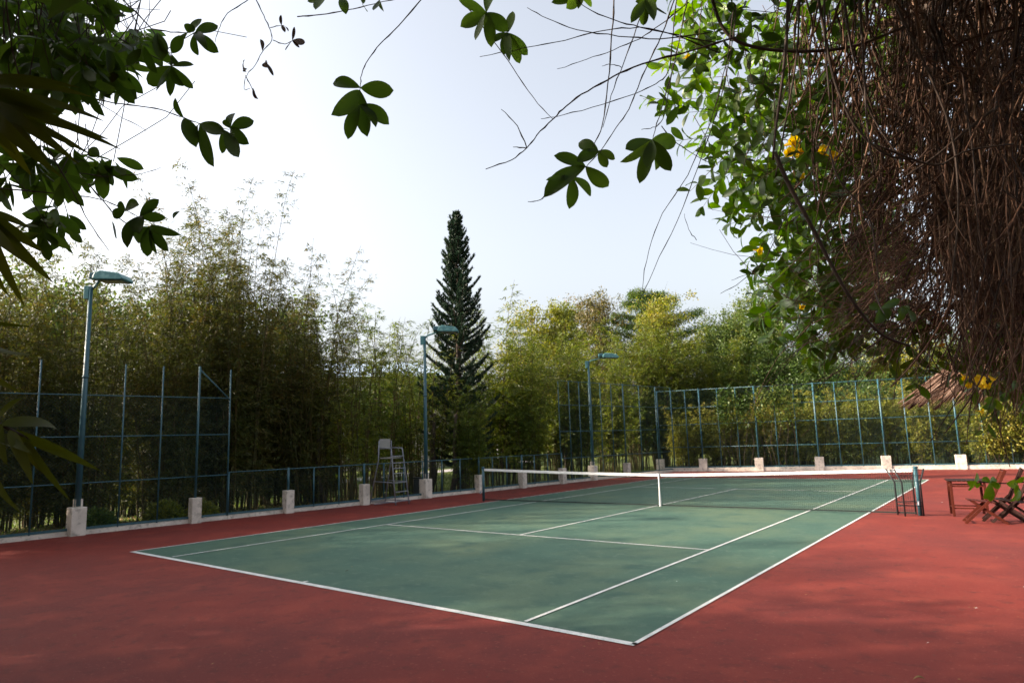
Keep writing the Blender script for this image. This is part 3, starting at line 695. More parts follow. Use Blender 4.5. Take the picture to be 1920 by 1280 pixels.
for i, (x, y, h, c, lab) in enumerate(((-10, -11, 12.5, 4.2, 'tall shade tree out of frame left of the court, nearest the fence line'), (-7, -17.5, 13, 4.5, 'tall shade tree out of frame behind the left of the camera'), (1.5, -15, 9.5, 4.0, 'broad shade tree out of frame at the left of the camera'), (7.0, -11.3, 7.6, 3.0, 'small shade tree out of frame close to the left of the camera'), (3.6, -8.6, 9.0, 3.2, 'second small shade tree out of frame, left of the near baseline'), (12, -13, 11, 4.8, 'spreading shade tree out of frame behind the camera'), (20.5, -10.5, 10, 4.4, 'spreading shade tree out of frame behind the right of the camera'), (22.5, -5.5, 9.5, 4.0, 'spreading shade tree out of frame at the right of the camera'))):
    tree('broadleaf_tree', lab, (x, y), h, c, 0.25, M['broad'], lobes=26, nleaf=24000, ll=0.24, lw=0.14)  # unseen trees, added to shade the foreground and cut the sky light
# far wood closing the view beneath the crowns
def wood():
    V = []; n = 90000
    px = rng.uniform(880, 2100, n); D = rng.uniform(70, 82, n); xy = np.array([PD(a, b) for a, b in zip(px, D)])
    h = 5.6+1.3*np.sin(px*0.02)+0.9*np.sin(px*0.051+1)+0.7*np.sin(px*0.13+2)+0.5*np.sin(px*0.31); z = h*np.sqrt(rng.uniform(0, 1, n))
    B = np.c_[xy, z]; V, Q = leafset(B, rng.normal(0, 1, (n, 3)), 0.5, 0.3)
    return npmesh('wood', V, Q, M['broad'])
tag(wood(), 'far green wood closing the view behind the garden trees', 'wood', kind='stuff')

# conifer ------------------------------------------------------------------
cx = PD(862, 28.5); CH = HR(cx, 397)
t = thing('conifer', 'tall dark spire shaped conifer against the sky', 'conifer', (*cx, -0.06))
MB().tube([(0, 0, 0), (0, 0, CH*0.5), (0, 0, CH)], [0.17, 0.10, 0.015], 10).build('trunk', M['bark'], t, smooth=True)
BB = []; DD = []; bm = MB(); z = 1.0
while z < CH-0.1:
    f = (z-1.8)/(CH-1.8); R0 = 1.85*(1-f)**0.75*(1 if f > 0.1 else 0.8)+0.06; nb = 6 if f < 0.9 else 5; a0 = rng.uniform(0, 6.28)
    for k in range(nb):
        if rng.uniform() < 0.10: continue
        a = a0+k*2*math.pi/nb+rng.normal(0, 0.12); L = R0*rng.uniform(0.6, 1.12); d = np.array([math.cos(a), math.sin(a), 0]); ss = np.linspace(0.08, 1, 9)
        rise = 0.45+0.5*f
        pts = np.array([d*L*s_ + np.array([0, 0, z+L*(rise*s_**2.0)-0.10*L*s_]) for s_ in ss])
        bm.tube([tuple(p) for p in pts[::2]], [0.022*(1-0.7*i/4) for i in range(5)], 4, cap=False)
        m_ = int(80+190*L)
        tpar = rng.uniform(0.15, 1.0, m_); ii = np.minimum((tpar*8).astype(int), 7); fr_ = (tpar*8-ii)[:, None]; p = pts[ii]*(1-fr_)+pts[ii+1]*fr_
        side = np.cross(d, [0, 0, 1.0]); nt_ = rng.uniform(-1, 1, m_)[:, None]
        off = side*nt_*0.13*L**0.5*(0.4+0.6*np.sin(tpar*3.1))[:, None]; off[:, 2] += np.abs(nt_[:, 0])*0.05+rng.uniform(0, 0.06, m_)
        BB.append(p+off); DD.append(d*0.35+side*nt_*0.5+np.array([0, 0, 0.8])+rng.normal(0, 0.25, (m_, 3)))
    z += 0.17+0.13*(1-f)
BB.append(np.c_[rng.normal(0, 0.03, (90, 2)), rng.uniform(CH-0.7, CH+0.05, 90)]); DD.append(np.c_[rng.normal(0, 0.5, (90, 2)), np.ones(90)])
B = np.concatenate(BB); N = len(B)
V, Q = leafset(B, np.concatenate(DD), rng.uniform(0.09, 0.16, N), rng.uniform(0.035, 0.055, N), droop=0)
bm.build('branches', M['bark'], t); npmesh('foliage', V, Q, M['needle'], t)

# bare pale branches and leaning trunks near the fence
def branchy(name, label, cat, segs, m):
    """segs: list of (list of (px,py,dist), r0, r1)"""
    p0 = at(*segs[0][0][0]); t = thing(name, label, cat, tuple(p0))
    for j, (pl_, r0, r1) in enumerate(segs):
        P = [at(*p)-p0 for p in pl_]; n = len(P)
        MB().tube([tuple(p) for p in P], [r0+(r1-r0)*i/(n-1) for i in range(n)], 8).build('trunk' if j == 0 else 'branch', m, t, smooth=True)
    return t
def gd(px, py): p = G(px, py, -0.06)-CAM; return p.dot(fw)
dp = gd(556, 930)
branchy('leaning_tree', 'leaning pale barked young tree behind the first low fence footing', 'tree',
        [([(545, 925, dp), (545, 890, dp), (552, 865, dp), (572, 845, dp), (595, 810, dp), (615, 780, dp)], 0.09, 0.03),
         ([(572, 845, dp), (557, 828, dp+.2), (550, 812, dp+.3)], 0.03, 0.01), ([(590, 822, dp), (585, 795, dp-.2)], 0.02, 0.008)], M['pale_bark'])
dp = gd(782, 919)
branchy('frangipani_tree', 'dark leaning frangipani trunk with pale bare branches by the middle lamp post', 'tree',
        [([(786, 921, dp), (778, 900, dp), (770, 870, dp), (772, 845, dp), (775, 820, dp)], 0.17, 0.10),
         ([(770, 872, dp), (755, 872, dp), (775, 862, dp), (788, 846, dp-.3), (796, 832, dp-.5)], 0.05, 0.02),
         ([(775, 825, dp), (760, 828, dp), (763, 800, dp), (768, 780, dp)], 0.04, 0.012), ([(763, 812, dp), (780, 798, dp), (790, 788, dp)], 0.025, 0.01),
         ([(775, 822, dp), (782, 790, dp+.3), (788, 760, dp+.4)], 0.05, 0.02)], M['pale_bark'])
dp = gd(812, 925)
for (x0, y0, x1, lab, m_) in ((808, 925, 812, 'dark straight tree trunk just right of the middle lamp post', M['bark']), (848, 926, 852, 'dark tree trunk beneath the conifer', M['bark']),
                            (497, 945, 500, 'dark tree trunk before the bamboo left of the first low footing', M['bark']), (608, 944, 596, 'curved slim trunk between the first two low footings', M['bark'])):
    dp = gd(x0, y0)
    branchy('tree_trunk', lab, 'tree trunk', [([(x0, y0, dp), (x1+2, y0-40, dp), (x1, y0-90, dp), (x1+3, y0-150, dp+.3)], 0.12, 0.06)], m_)
for i, (px, py, lab) in enumerate(((1290, 872, 'pale slim tree trunk seen through the far fence left of its second footing'), (1352, 872, 'pale slim tree trunk in the dark gap of the far fence'))):
    dp = gd(px, py)
    branchy('tree_trunk', lab, 'tree trunk', [([(px, py, dp), (px+2, py-20, dp), (px-1, py-60, dp), (px+4, py-110, dp)], 0.15, 0.07)], M['pale_bark'])

# ------------------------------------------------------------------ house, bins and posts beyond
xy = PD(690, 58); hA = math.atan2(rt[1], rt[0])+0.15; hh = HR(xy, 712)
t = thing('house', 'pale walled house with light blue roof seen through the airy bamboo', 'house', (*xy, -0.06), hA)
MB().box((0, 0, hh/2), (12, 8, hh)).build('wall', M['wall'], t)
rb = MB(); rb.v = [(-6.6, -4.8, hh-0.1), (6.6, -4.8, hh-0.1), (6.6, 4.8, hh-0.1), (-6.6, 4.8, hh-0.1), (-4, 0, hh+1.5), (4, 0, hh+1.5)]
rb.f = [(0, 1, 5, 4), (1, 2, 5), (2, 3, 4, 5), (3, 0, 4), (3, 2, 1, 0)]; rb.build('roof', M['roofblue'], t)
for x in (-4.4, -1.5, 1.5, 4.4):
    wdo = MB().box((x, -4.03, hh*0.62), (1.3, 0.08, 1.4)).build('window', M['window'], t)
    MB().box((x, -4.08, hh*0.62-0.75), (1.5, 0.16, 0.08)).build('sill', M['white'], wdo)
xy = PD(580, 46)
t = thing('shed', 'small beige shed with pale blue door beyond the path', 'shed', (*xy, -0.06), hA-0.2)
MB().box((0, 0, 1.35), (3.2, 2.5, 2.7)).build('wall', M['wall'], t)
MB().box((0, 0, 2.78), (3.6, 2.9, 0.14)).build('roof', M['roofblue'], t)
MB().box((-1.0, -1.28, 1.0), (0.8, 0.05, 2.0)).build('door', M['glassblue'], t)
for px, py, lab in ((582, 944, 'black litter bin on the grass between the first two low footings'), (784, 930, 'black litter bin behind the fence left of the middle lamp post')):
    p = G(px, py, -0.06); t = thing('litter_bin', lab, 'litter bin', tuple(p), 0.3, 'litter bins on the grass')
    MB().box((0, 0, 0.36), (0.26, 0.26, 0.60)).build('bin_body', M['black'], t, bevel=0.02)
    MB().box((0, 0, 0.70), (0.32, 0.32, 0.05)).build('lid', M['black'], t, bevel=0.01)
    MB().tube([(0, 0, 0), (0, 0, 0.08)], 0.05, 10).build('foot', M['black'], t)
for px, row0, row1, lab in ((924, 866, 843, 'left white post of a short row beyond the lawn'), (932, 867, 832, 'middle white post of a short row beyond the lawn'), (940, 867, 838, 'right white post of a short row beyond the lawn')):
    xy = PD(px, 48); o = MB().tube([(0, 0, 0), (0, 0, HR(xy, row1)), (0, 0, HR(xy, row1)+0.05)], [0.05, 0.045, 0.02], 8).build('white_post', M['white'])
    o.location = (*xy, -0.06); tag(o, lab, 'post', 'short white posts beyond the lawn')
# low bright shrubs on the lawn
def shrub(label, px, D, h, r, m, group='low shrubs beyond the fences'):
    xy = PD(px, D); t = thing('shrub', label, 'shrub', (*xy, -0.06), 0, group); N = 3000
    d = unit(rng.normal(0, 1, (N, 3))); d[:, 2] = np.abs(d[:, 2]); rad = rng.uniform(0.5, 1.0, N)[:, None]
    B = d*rad*np.array([r, r, h]); V, Q = leafset(B, d+rng.normal(0, .5, (N, 3)), rng.uniform(0.1, 0.2, N), 0.06)
    npmesh('foliage', V, Q, m, t)
    s = MB()
    for k in range(8):
        a = k*0.785; s.tube([(0, 0, 0), (r*0.35*math.cos(a), r*0.35*math.sin(a), h*0.5), (r*0.7*math.cos(a), r*0.7*math.sin(a), h*0.75)], [0.02, 0.012, 0.005], 4)
    s.build('stems', M['bark'], t)
shrub('bright green low shrub behind the left net post', 915, 42, 0.9, 1.3, M['yellowleaf'])
shrub('bright green low shrub beside the white posts', 945, 43, 0.8, 1.1, M['yellowleaf'])
shrub('low yellow green hedge bush in the gap by the third far footing', 1440, 43, 0.9, 1.6, M['yellowleaf'])
shrub('low leafy bush at the fence foot right of the nearest lamp post', 190, 22.0, 0.5, 0.5, M['broad'])
shrub('low leafy bush left of the second tall fence footing', 315, 22.2, 0.6, 0.5, M['yellowleaf'])
shrub('small yellowing bush right of the second tall fence footing', 385, 22.4, 0.5, 0.4, M['yellowleaf'])
# climbers on the far fence
def climber(label, px0, px1, r0, r1, m):
    a = onwall(px0, r1, CA, CB); b = onwall(px1, r1, CA, CB); z0 = a[2]; z1 = onwall(px0, r0, CA, CB)[2]
    t = thing('climbing_plant', label, 'climbing plant', (a[0], a[1], 0), 0, 'climbers on the far fence')
    L = np.linalg.norm((b-a)[:2]); uu = (b-a)[:2]/L; nn = np.array([uu[1], -uu[0]]); K = int(16*L*(z1-z0)); B = []
    for k in range(max(K, 8)):
        s_ = rng.uniform(0, L); z = z0+(z1-z0)*rng.uniform(0, 1)**0.7; c = np.array([uu[0]*s_+nn[0]*0.12, uu[1]*s_+nn[1]*0.12, z])
        B.append(c+rng.normal(0, 1, (26, 3))*np.array([0.16, 0.12, 0.20]))
    B = np.concatenate(B); N = len(B); Dd = rng.normal(0, .6, (N, 3))+np.array([nn[0], nn[1], -0.4])
    V, Q = leafset(B, Dd, rng.uniform(0.10, 0.18, N), rng.uniform(0.06, 0.10, N)); npmesh('foliage', V, Q, m, t)
    s = MB()
    for k in range(6):
        x = L*(k+0.5)/6; P = [(uu[0]*(x+0.15*math.sin(j*1.3+k)), uu[1]*(x+0.15*math.sin(j*1.3+k)), z1*j/6) for j in range(7)]; s.tube(P, 0.012, 4)
    s.build('stems', M['bark'], t)
climber('dark climbing plant over the far fence left of its third footing', 1345, 1412, 735, 800, M['broad'])
climber('leafy climbing plant hanging on the top rail between third and fourth footings', 1418, 1490, 728, 790, M['vineleaf2'] if 'vineleaf2' in M else M['broad'])
climber('thick green climbing plant over the fence behind the chairs', 1840, 1925, 770, 850, M['yellowleaf'])

# ------------------------------------------------------------------ foreground: leaves, sprigs, fronds
def blade(mb, b, t_, wd, curl=0.15, seg=9, nrm=None, shape='oval', fold=0.12):
    """one leaf blade with a folded midrib from b to t_"""
    b = np.array(b, float); t_ = np.array(t_, float); d = t_-b; L = np.linalg.norm(d); d = d/L
    if nrm is None: nrm = -fw+rng.normal(0, 0.35, 3)
    s = np.cross(d, nrm); s = s/np.linalg.norm(s); n = np.cross(s, d); k0 = len(mb.v)
    for i in range(seg+1):
        f = i/seg
        if shape == 'oval': wq = max(0.0, math.sin(math.pi*min(1, f**1.22)))**0.62*0.97+0.02
        else: wq = math.sin(math.pi*(0.06+0.94*f**0.75))**0.8
        if i == seg: wq = 0.03
        if i == 0: wq = 0.05
        p = b+d*L*f+n*curl*L*(4*f*(1-f))*0.5
        mb.v += [tuple(p-s*wd/2*wq+n*wd*fold*wq), tuple(p), tuple(p+s*wd/2*wq+n*wd*fold*wq)]
        if i:
            k = k0+3*(i-1); mb.f += [(k, k+1, k+4, k+3), (k+1, k+2, k+5, k+4)]
def sprig(label, stems, nodes, dep, m=None, sr=0.0016, name='vine_sprig', cat='vine sprig', group='leafy sprigs hanging overhead', stemm=None, shape='oval', leafcat='leaf', knots=True, lens=1.0):
    m = m or M['shadeleaf']; p0 = at(*stems[0][0], dep) if stems else at(nodes[0][0], nodes[0][1], dep)
    t = thing(name, label, cat, tuple(p0), 0, group); sm = MB()
    for j, st in enumerate(stems):
        P = []; dj = dep+rng.normal(0, 0.06)
        # smooth the traced line
        S = np.array(st, float)
        n = len(S); tt_ = np.linspace(0, n-1, (n-1)*4+1); X = np.interp(tt_, range(n), S[:, 0]); Y = np.interp(tt_, range(n), S[:, 1])
        for _ in range(2):
            X[1:-1] = (X[:-2]+2*X[1:-1]+X[2:])/4; Y[1:-1] = (Y[:-2]+2*Y[1:-1]+Y[2:])/4
        N_ = len(X); zz = dj*np.ones(N_) + (0.25*dep*0.3)*np.linspace(1, 0, N_)*(1 if j == 0 else 0.5)
        P = [at(x+rng.normal(0, 0.5), y+rng.normal(0, 0.5), z)-p0 for x, y, z in zip(X, Y, zz)]
        if j == 0: pass
        rad = [sr*(1.5-0.75*i/(N_-1))*(1.45 if knots and i % 4 == 2 else 1.0) for i in range(N_)]
        sm.tube([tuple(p) for p in P], rad, 6)
    if stems: sm.build('stem', stemm or M['twig'], t, smooth=True)
    for nd in nodes:
        x0, y0, lv = nd
        for L_ in lv:
            x1, y1 = L_[0], L_[1]; wd = L_[2] if len(L_) > 2 else 20
            lb = MB(); db = dep+rng.normal(0, 0.02); dt = db+rng.normal(0, 0.06)*dep*0.4
            b = at(x0, y0, db)-p0; e = at(x1, y1, dt)-p0
            blade(lb, b, b+(e-b)*rng.uniform(0.88, 1.06), wd*1.12*rng.uniform(0.82, 1.12)/FPX*dep, curl=rng.uniform(-0.12, 0.30), shape=shape, fold=rng.uniform(0.05, 0.28))
            lb.build('leaf', m, t, smooth=True)
    return t
sprig('seven leaved sprig hanging alone in the open sky left of centre', [[(800, -12), (745, 52), (712, 83), (690, 112), (677, 140), (675, 165), (674, 197)]],
      [(676, 165, [(619, 156, 24), (739, 170, 26)]), (675, 170, [(616, 220, 30), (690, 264, 34)]), (674, 197, [(652, 262, 22), (727, 232, 28), (634, 218, 16), (704, 238, 24)])], 2.5)
sprig('double whorl of leaves at the top centre of the sky', [[(862, -8), (895, 38), (925, 75), (960, 125), (1000, 185), (1036, 223)], [(912, 25), (935, 45), (952, 62), (962, 90)]],
      [(912, 24, [(862, 2, 22), (857, 54, 24), (889, 82, 20), (922, 94, 24), (952, 58, 28), (935, -14, 22)]), (952, 62, [(990, 104, 22), (974, 118, 18), (955, 112, 16), (924, 82, 20), (945, 105, 18), (962, 18, 20)])], 2.6)
sprig('leafy sprig with five long leaves hanging right of centre', [[(1268, -10), (1240, 70), (1215, 120), (1195, 165), (1180, 205), (1155, 240), (1125, 285), (1098, 313)], [(1052, 345), (1025, 365), (1010, 377), (990, 378)]],
      [(1122, 283, [(1085, 268, 20), (1077, 306, 22), (1153, 298, 16), (1139, 315, 18)]), (1098, 312, [(1036, 291, 24), (1024, 367, 28), (1141, 350, 24)]), (1072, 332, [(1067, 392, 22), (1108, 367, 20), (1020, 338, 12)])], 2.5)
sprig('dark leaf cluster at the end of a straight twig right of centre', [[(1290, -10), (1275, 70), (1262, 130), (1240, 205), (1224, 258)]],
      [(1222, 262, [(1173, 280, 24), (1163, 304, 18), (1198, 348, 26), (1271, 268, 30), (1262, 327, 30), (1230, 320, 16), (1215, 312, 26)])], 2.45)
sprig('row of leaves cut by the top edge left of centre', [[(558, 32), (600, 29), (650, 20), (700, 8), (770, -8)]],
      [(610, -8, [(590, 21, 18), (572, 4, 12)]), (640, -4, [(649, 28, 18)]), (680, 8, [(690, 22, 14), (676, -10, 12)]), (712, 0, [(719, 22, 16), (700, 20, 12)])], 2.6)
sprig('leaf pair at the top edge before the bare twigs', [[(1085, -20), (1090, -2)]], [(1088, -6, [(1062, 16, 18), (1084, 18, 16), (1112, 14, 14), (1028, 6, 14)])], 2.6)
sprig('leaf cluster at the top edge above the bright leaves', [[(1225, -15), (1210, 5)]], [(1212, 0, [(1184, 42, 20), (1206, 48, 16), (1228, 44, 18), (1250, 28, 20), (1190, 4, 14)])], 2.4)
sprig('shrivelled dry sprig hanging in the sky at upper left', [[(476, -8), (495, 30), (508, 60), (512, 75), (490, 98), (478, 125), (462, 140), (455, 170), (470, 166)], [(508, 52), (528, 47)], [(512, 76), (535, 84), (550, 76)], [(460, 143), (470, 160), (478, 178)]],
      [(528, 48, [(535, 62, 7), (527, 27, 7), (541, 60, 6)]), (548, 76, [(552, 52, 7), (562, 90, 5), (572, 80, 12), (536, 94, 10)]), (492, 96, [(489, 74, 8)]), (497, 117, [(503, 128, 14), (513, 142, 8)]), (462, 135, [(459, 112, 7), (464, 130, 5)]), (474, 165, [(485, 187, 7), (478, 186, 4)])], 2.5, m=M['dryleaf'], sr=0.0012)
sprig('arching twig with drooping leaf clusters over the left bamboo', [[(160, 183), (215, 193), (270, 200), (310, 208), (345, 222), (375, 232), (430, 243)]],
      [(345, 222, [(327, 181, 18), (371, 284, 28)]), (375, 232, [(400, 309, 24), (372, 264, 20), (424, 250, 26)]), (420, 244, [(451, 301, 22), (416, 288, 18)]), (432, 241, [(424, 222, 18), (442, 212, 20), (478, 226, 24), (470, 273, 20)])], 2.4)
sprig('leaf rosette at the top of the left sky beside the zigzag twig', [[(285, 55), (320, 60), (350, 62), (362, 60)]],
      [(352, 62, [(336, 86, 18), (378, 36, 16), (360, 44, 18)]), (366, 62, [(410, 48, 20), (408, 97, 20), (371, 106, 16), (388, 94, 14)])], 2.4)
sprig('leaf cluster hanging below the left rosette', [[(225, -5), (285, 52), (300, 85), (320, 100), (322, 124)]],
      [(322, 124, [(364, 122, 14), (361, 165, 18), (346, 165, 16), (319, 178, 15), (292, 172, 24), (330, 110, 16), (275, 160, 26)]), (296, 62, [(302, 112, 22), (315, 104, 14)]), (322, 100, [(344, 66, 18), (336, 118, 20)])], 2.35)
sprig('dense dark leaf bunch hanging lowest over the left bamboo', [[(-10, 352), (100, 363), (185, 371), (235, 392), (262, 410)], [(165, 345), (195, 378), (215, 405), (245, 422)]],
      [(235, 392, [(214, 408, 18), (222, 380, 16), (260, 385, 24)]), (262, 405, [(300, 372, 20), (290, 395, 22), (312, 408, 16), (262, 440, 26), (240, 462, 24)]), (280, 425, [(342, 441, 14), (318, 474, 16), (276, 484, 22), (296, 480, 22), (254, 452, 22)]), (325, 410, [(337, 396, 10)]), (210, 415, [(219, 447, 16)])], 2.3)
def twig(label, st, dep, sr=0.0017, side=()):
    p0 = at(*st[0], dep); sm = MB()
    for j, s_ in enumerate([st]+list(side)):
        S = np.array(s_, float); n = len(S); q = np.linspace(0, n-1, (n-1)*4+1); X = np.interp(q, range(n), S[:, 0]); Y = np.interp(q, range(n), S[:, 1])
        for _ in range(2): X[1:-1] = (X[:-2]+2*X[1:-1]+X[2:])/4; Y[1:-1] = (Y[:-2]+2*Y[1:-1]+Y[2:])/4
        N_ = len(X); dd = rng.uniform(-0.25, 0.25)
        P = [at(x+rng.normal(0, .6), y+rng.normal(0, .6), dep+(dd*i/N_ if j == 0 else 0))-p0 for i, (x, y) in enumerate(zip(X, Y))]
        sm.tube([tuple(p) for p in P], [sr*(0.75+0.8*i/(N_-1))*(1.5 if i % 4 == 2 else 1)*(0.7 if j else 1) for i in range(N_)], 6)
    o = sm.build('bare_twig', M['twig'], smooth=True); o.location = tuple(p0)
    return tag(o, label, 'twig', 'bare twigs hanging into the sky')
twig('long bare twig ending lowest in the open sky with a forked side shoot', [(911, 317), (960, 300), (988, 278), (1005, 255), (1037, 222), (1060, 200), (1100, 170), (1150, 145), (1200, 120), (1300, 95), (1380, 70)], 2.5, 0.0021, [[(940, 204), (970, 235), (988, 276)], [(962, 276), (988, 277)]])
twig('thin bare twig crossing just above the forked one', [(1014, 223), (1037, 220), (1110, 203), (1195, 175), (1230, 158), (1256, 138), (1262, 60), (1270, -10)], 2.55, 0.0015)
twig('bare twig passing behind the top centre whorl', [(900, 107), (985, 90), (1060, 76), (1130, 56), (1200, 50), (1270, 65), (1340, 80)], 2.6, 0.0016)
twig('bare twig starting at the top sky with a downward kink', [(988, 15), (1025, 35), (1080, 57), (1160, 68), (1235, 75), (1330, 62)], 2.65, 0.0015)
twig('bare twig running down from the top edge to the knot of twigs', [(1080, -5), (1095, 14), (1150, 38), (1200, 52), (1265, 65), (1350, 100)], 2.5, 0.0016)
twig('bare twig rising steeply to the top right from mid sky', [(1045, 130), (1100, 112), (1150, 95), (1200, 72), (1235, 50), (1290, 5)], 2.6, 0.0014)
twig('straight vertical twig dropping from the top edge', [(1112, 275), (1130, 238), (1140, 160), (1148, 60), (1152, -10)], 2.45, 0.0019)
twig('second near vertical twig beside the straight one', [(1130, 240), (1145, 180), (1168, 120), (1195, 50), (1212, -10)], 2.5, 0.0015, [[(1129, 125), (1145, 120), (1166, 126)]])
twig('zigzag twig hanging from the top edge at upper left', [(403, 78), (412, 50), (424, 25), (465, 2), (470, -8)], 2.5, 0.0013)
twig('twig crossing diagonally through the upper left leaves', [(275, 245), (215, 212), (150, 170), (90, 120), (20, 60)], 2.4, 0.0014)
twig('thin twig poking out to the right of the left leaf mass', [(302, 314), (270, 325), (205, 333), (150, 325)], 2.3, 0.0011)
twig('long twig descending through the left leaf mass to the bamboo', [(203, 470), (165, 415), (140, 365), (90, 280), (50, 190), (20, 90), (10, -5)], 2.35, 0.0017)
twig('twig from the top left corner slanting behind the rosette', [(322, 122), (262, 95), (205, 60), (140, -5)], 2.5, 0.0015)
twig('curved dry twig trailing down through the open sky at right', [(1203, 545), (1215, 470), (1240, 400), (1290, 330), (1330, 240), (1365, 110), (1375, 20)], 2.6, 0.0013, [[(1283, 400), (1290, 430), (1306, 450)]])
twig('second curved dry twig beside the trailing one', [(1190, 585), (1225, 505), (1270, 415), (1310, 310), (1345, 210), (1372, 100), (1380, 10)], 2.65, 0.0013)
twig('forked twig pointing left below the yellow flower', [(1350, 550), (1390, 530), (1432, 490), (1452, 455), (1475, 400)], 2.6, 0.0012, [[(1370, 525), (1400, 515), (1425, 500)]])
twig('angled twig under the bright leaves at right', [(1340, 310), (1300, 290), (1260, 262), (1240, 235)], 2.55, 0.0012, [[(1338, 308), (1380, 292), (1440, 282)]])
twig('short bent twig in the sky between leaf sprigs', [(1203, 243), (1225, 240), (1245, 225), (1252, 180), (1262, 120)], 2.5, 0.0014)

# left leaf mass: many rosettes on hanging stems
def leafmass(name, label, cat, regions, dep0, dep1, nros, m, llp=(60, 85), wr=0.36, group=None, stems=True, face=0.35, sm_=None, droop=0.7, nl=(5, 9)):
    p0 = at(regions[0][0], regions[0][1], dep0); t = thing(name, label, cat, tuple(p0), 0, group); lb = MB(); sm = MB()
    tot = sum(r[4] for r in regions)
    for i in range(nros):
        u_ = rng.uniform(0, tot); k = 0
        while u_ > regions[k][4]: u_ -= regions[k][4]; k += 1
        x0, y0, x1, y1, _ = regions[k]; x = rng.uniform(x0, x1); y = rng.uniform(y0, y1); dp_ = rng.uniform(dep0, dep1); c = at(x, y, dp_)-p0
        ax = rng.uniform(0, 6.283)
        for j in range(int(rng.integers(*nl))):
            L = rng.uniform(*llp)/FPX*dp_; a = ax+j*2.4
            d = rt*math.cos(a)*0.8+up*(math.sin(a)*0.7-droop)+fw*rng.normal(0, 0.45); d = d/np.linalg.norm(d)
            st = c+d*0.01+np.array([0, 0, -0.012])*j*0.6
            blade(lb, st, st+d*L, L*wr, curl=rng.uniform(-0.1, 0.25), seg=7, nrm=-fw*face+rng.normal(0, 0.6, 3))
        if stems:
            d2 = rng.normal(0, 0.4, 3)*[1, 1, 0.3]+[0, 0, 1.0]; ln = rng.uniform(0.2, 0.6)
            P = [c-d2*0.02, c+d2*ln*0.3+rng.normal(0, .02, 3), c+d2*ln*0.7+rng.normal(0, .03, 3), c+d2*ln+rng.normal(0, .05, 3)]
            sm.tube([tuple(p) for p in P], 0.0018, 4, cap=False)
    f_ = lb.build('foliage', m, t, smooth=True)
    if stems: sm.build('stems', sm_ or M['twig'], t, smooth=True)
    return t
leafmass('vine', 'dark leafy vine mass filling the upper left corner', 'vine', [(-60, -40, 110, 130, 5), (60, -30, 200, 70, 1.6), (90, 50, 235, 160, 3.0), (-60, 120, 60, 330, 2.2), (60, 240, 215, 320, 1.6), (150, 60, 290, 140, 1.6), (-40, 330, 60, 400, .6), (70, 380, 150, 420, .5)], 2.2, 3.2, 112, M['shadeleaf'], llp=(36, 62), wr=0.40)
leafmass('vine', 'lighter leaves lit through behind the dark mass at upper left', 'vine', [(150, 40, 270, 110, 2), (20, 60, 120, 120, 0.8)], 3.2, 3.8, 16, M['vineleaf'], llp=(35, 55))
# fronds at the left edge
def frond(label, origin, blades, dep, stem=None):
    p0 = at(*origin, dep); t = thing('frond', label, 'frond', tuple(p0), 0, 'long bladed fronds at the left edge')
    if stem: MB().tube([tuple(at(x, y, dep)-p0) for x, y in stem], [0.006-0.004*i/(len(stem)-1) for i in range(len(stem))], 8).build('stem', M['twig'], t, smooth=True)
    for (x0, y0, x1, y1, wd) in blades:
        lb = MB(); b = at(x0, y0, dep+rng.normal(0, .04))-p0; e = at(x1, y1, dep+rng.normal(0, .12))-p0
        blade(lb, b, e, wd/FPX*dep, curl=rng.uniform(0.06, 0.22), seg=10, shape='strap', nrm=-fw+up*0.4+rng.normal(0, .25, 3)); lb.build('blade', M['frond'], t, smooth=True)
frond('large fan of long blades at the left edge below the leaf mass', (-30, 175), [(-40, 165, 172, 182, 24), (-40, 150, 150, 165, 20), (-30, 170, 196, 228, 26), (-20, 185, 228, 281, 20), (-20, 190, 205, 262, 22), (-20, 200, 170, 290, 22), (-20, 200, 150, 310, 24), (-20, 200, 120, 335, 24), (-30, 200, 90, 300, 26), (-30, 200, 60, 330, 26), (-30, 210, 30, 290, 24), (-20, 180, 160, 255, 20), (-30, 170, 120, 215, 26), (-30, 190, 75, 250, 30)], 2.0, [(-60, 165), (-20, 185), (20, 200)])
frond('drooping fan of dark blades at the left edge before the bamboo', (-30, 415), [(-30, 400, 85, 475, 22), (-30, 405, 100, 530, 24), (-25, 415, 60, 500, 24), (-25, 420, 47, 575, 20), (-30, 430, 20, 560, 18), (-30, 395, 60, 430, 18)], 2.1, [(-60, 400), (-25, 415)])
frond('spray of yellow green blades at the lower left edge', (-10, 783), [(-5, 792, 42, 746, 24), (0, 797, 108, 806, 26), (30, 812, 188, 882, 20), (20, 806, 130, 850, 18), (-2, 795, 14, 872, 24), (18, 806, 62, 908, 20), (45, 818, 132, 938, 14), (-12, 820, 60, 850, 22), (0, 870, 40, 962, 16), (40, 822, 84, 890, 10), (-20, 770, 4, 720, 14)], 1.7, [(-30, 770), (0, 795), (40, 815), (62, 826)])
frond('two narrow blades reaching in at the middle of the left edge', (-30, 630), [(-30, 628, 62, 664, 14), (-30, 695, 40, 736, 13), (-30, 605, 60, 612, 8)], 1.8)
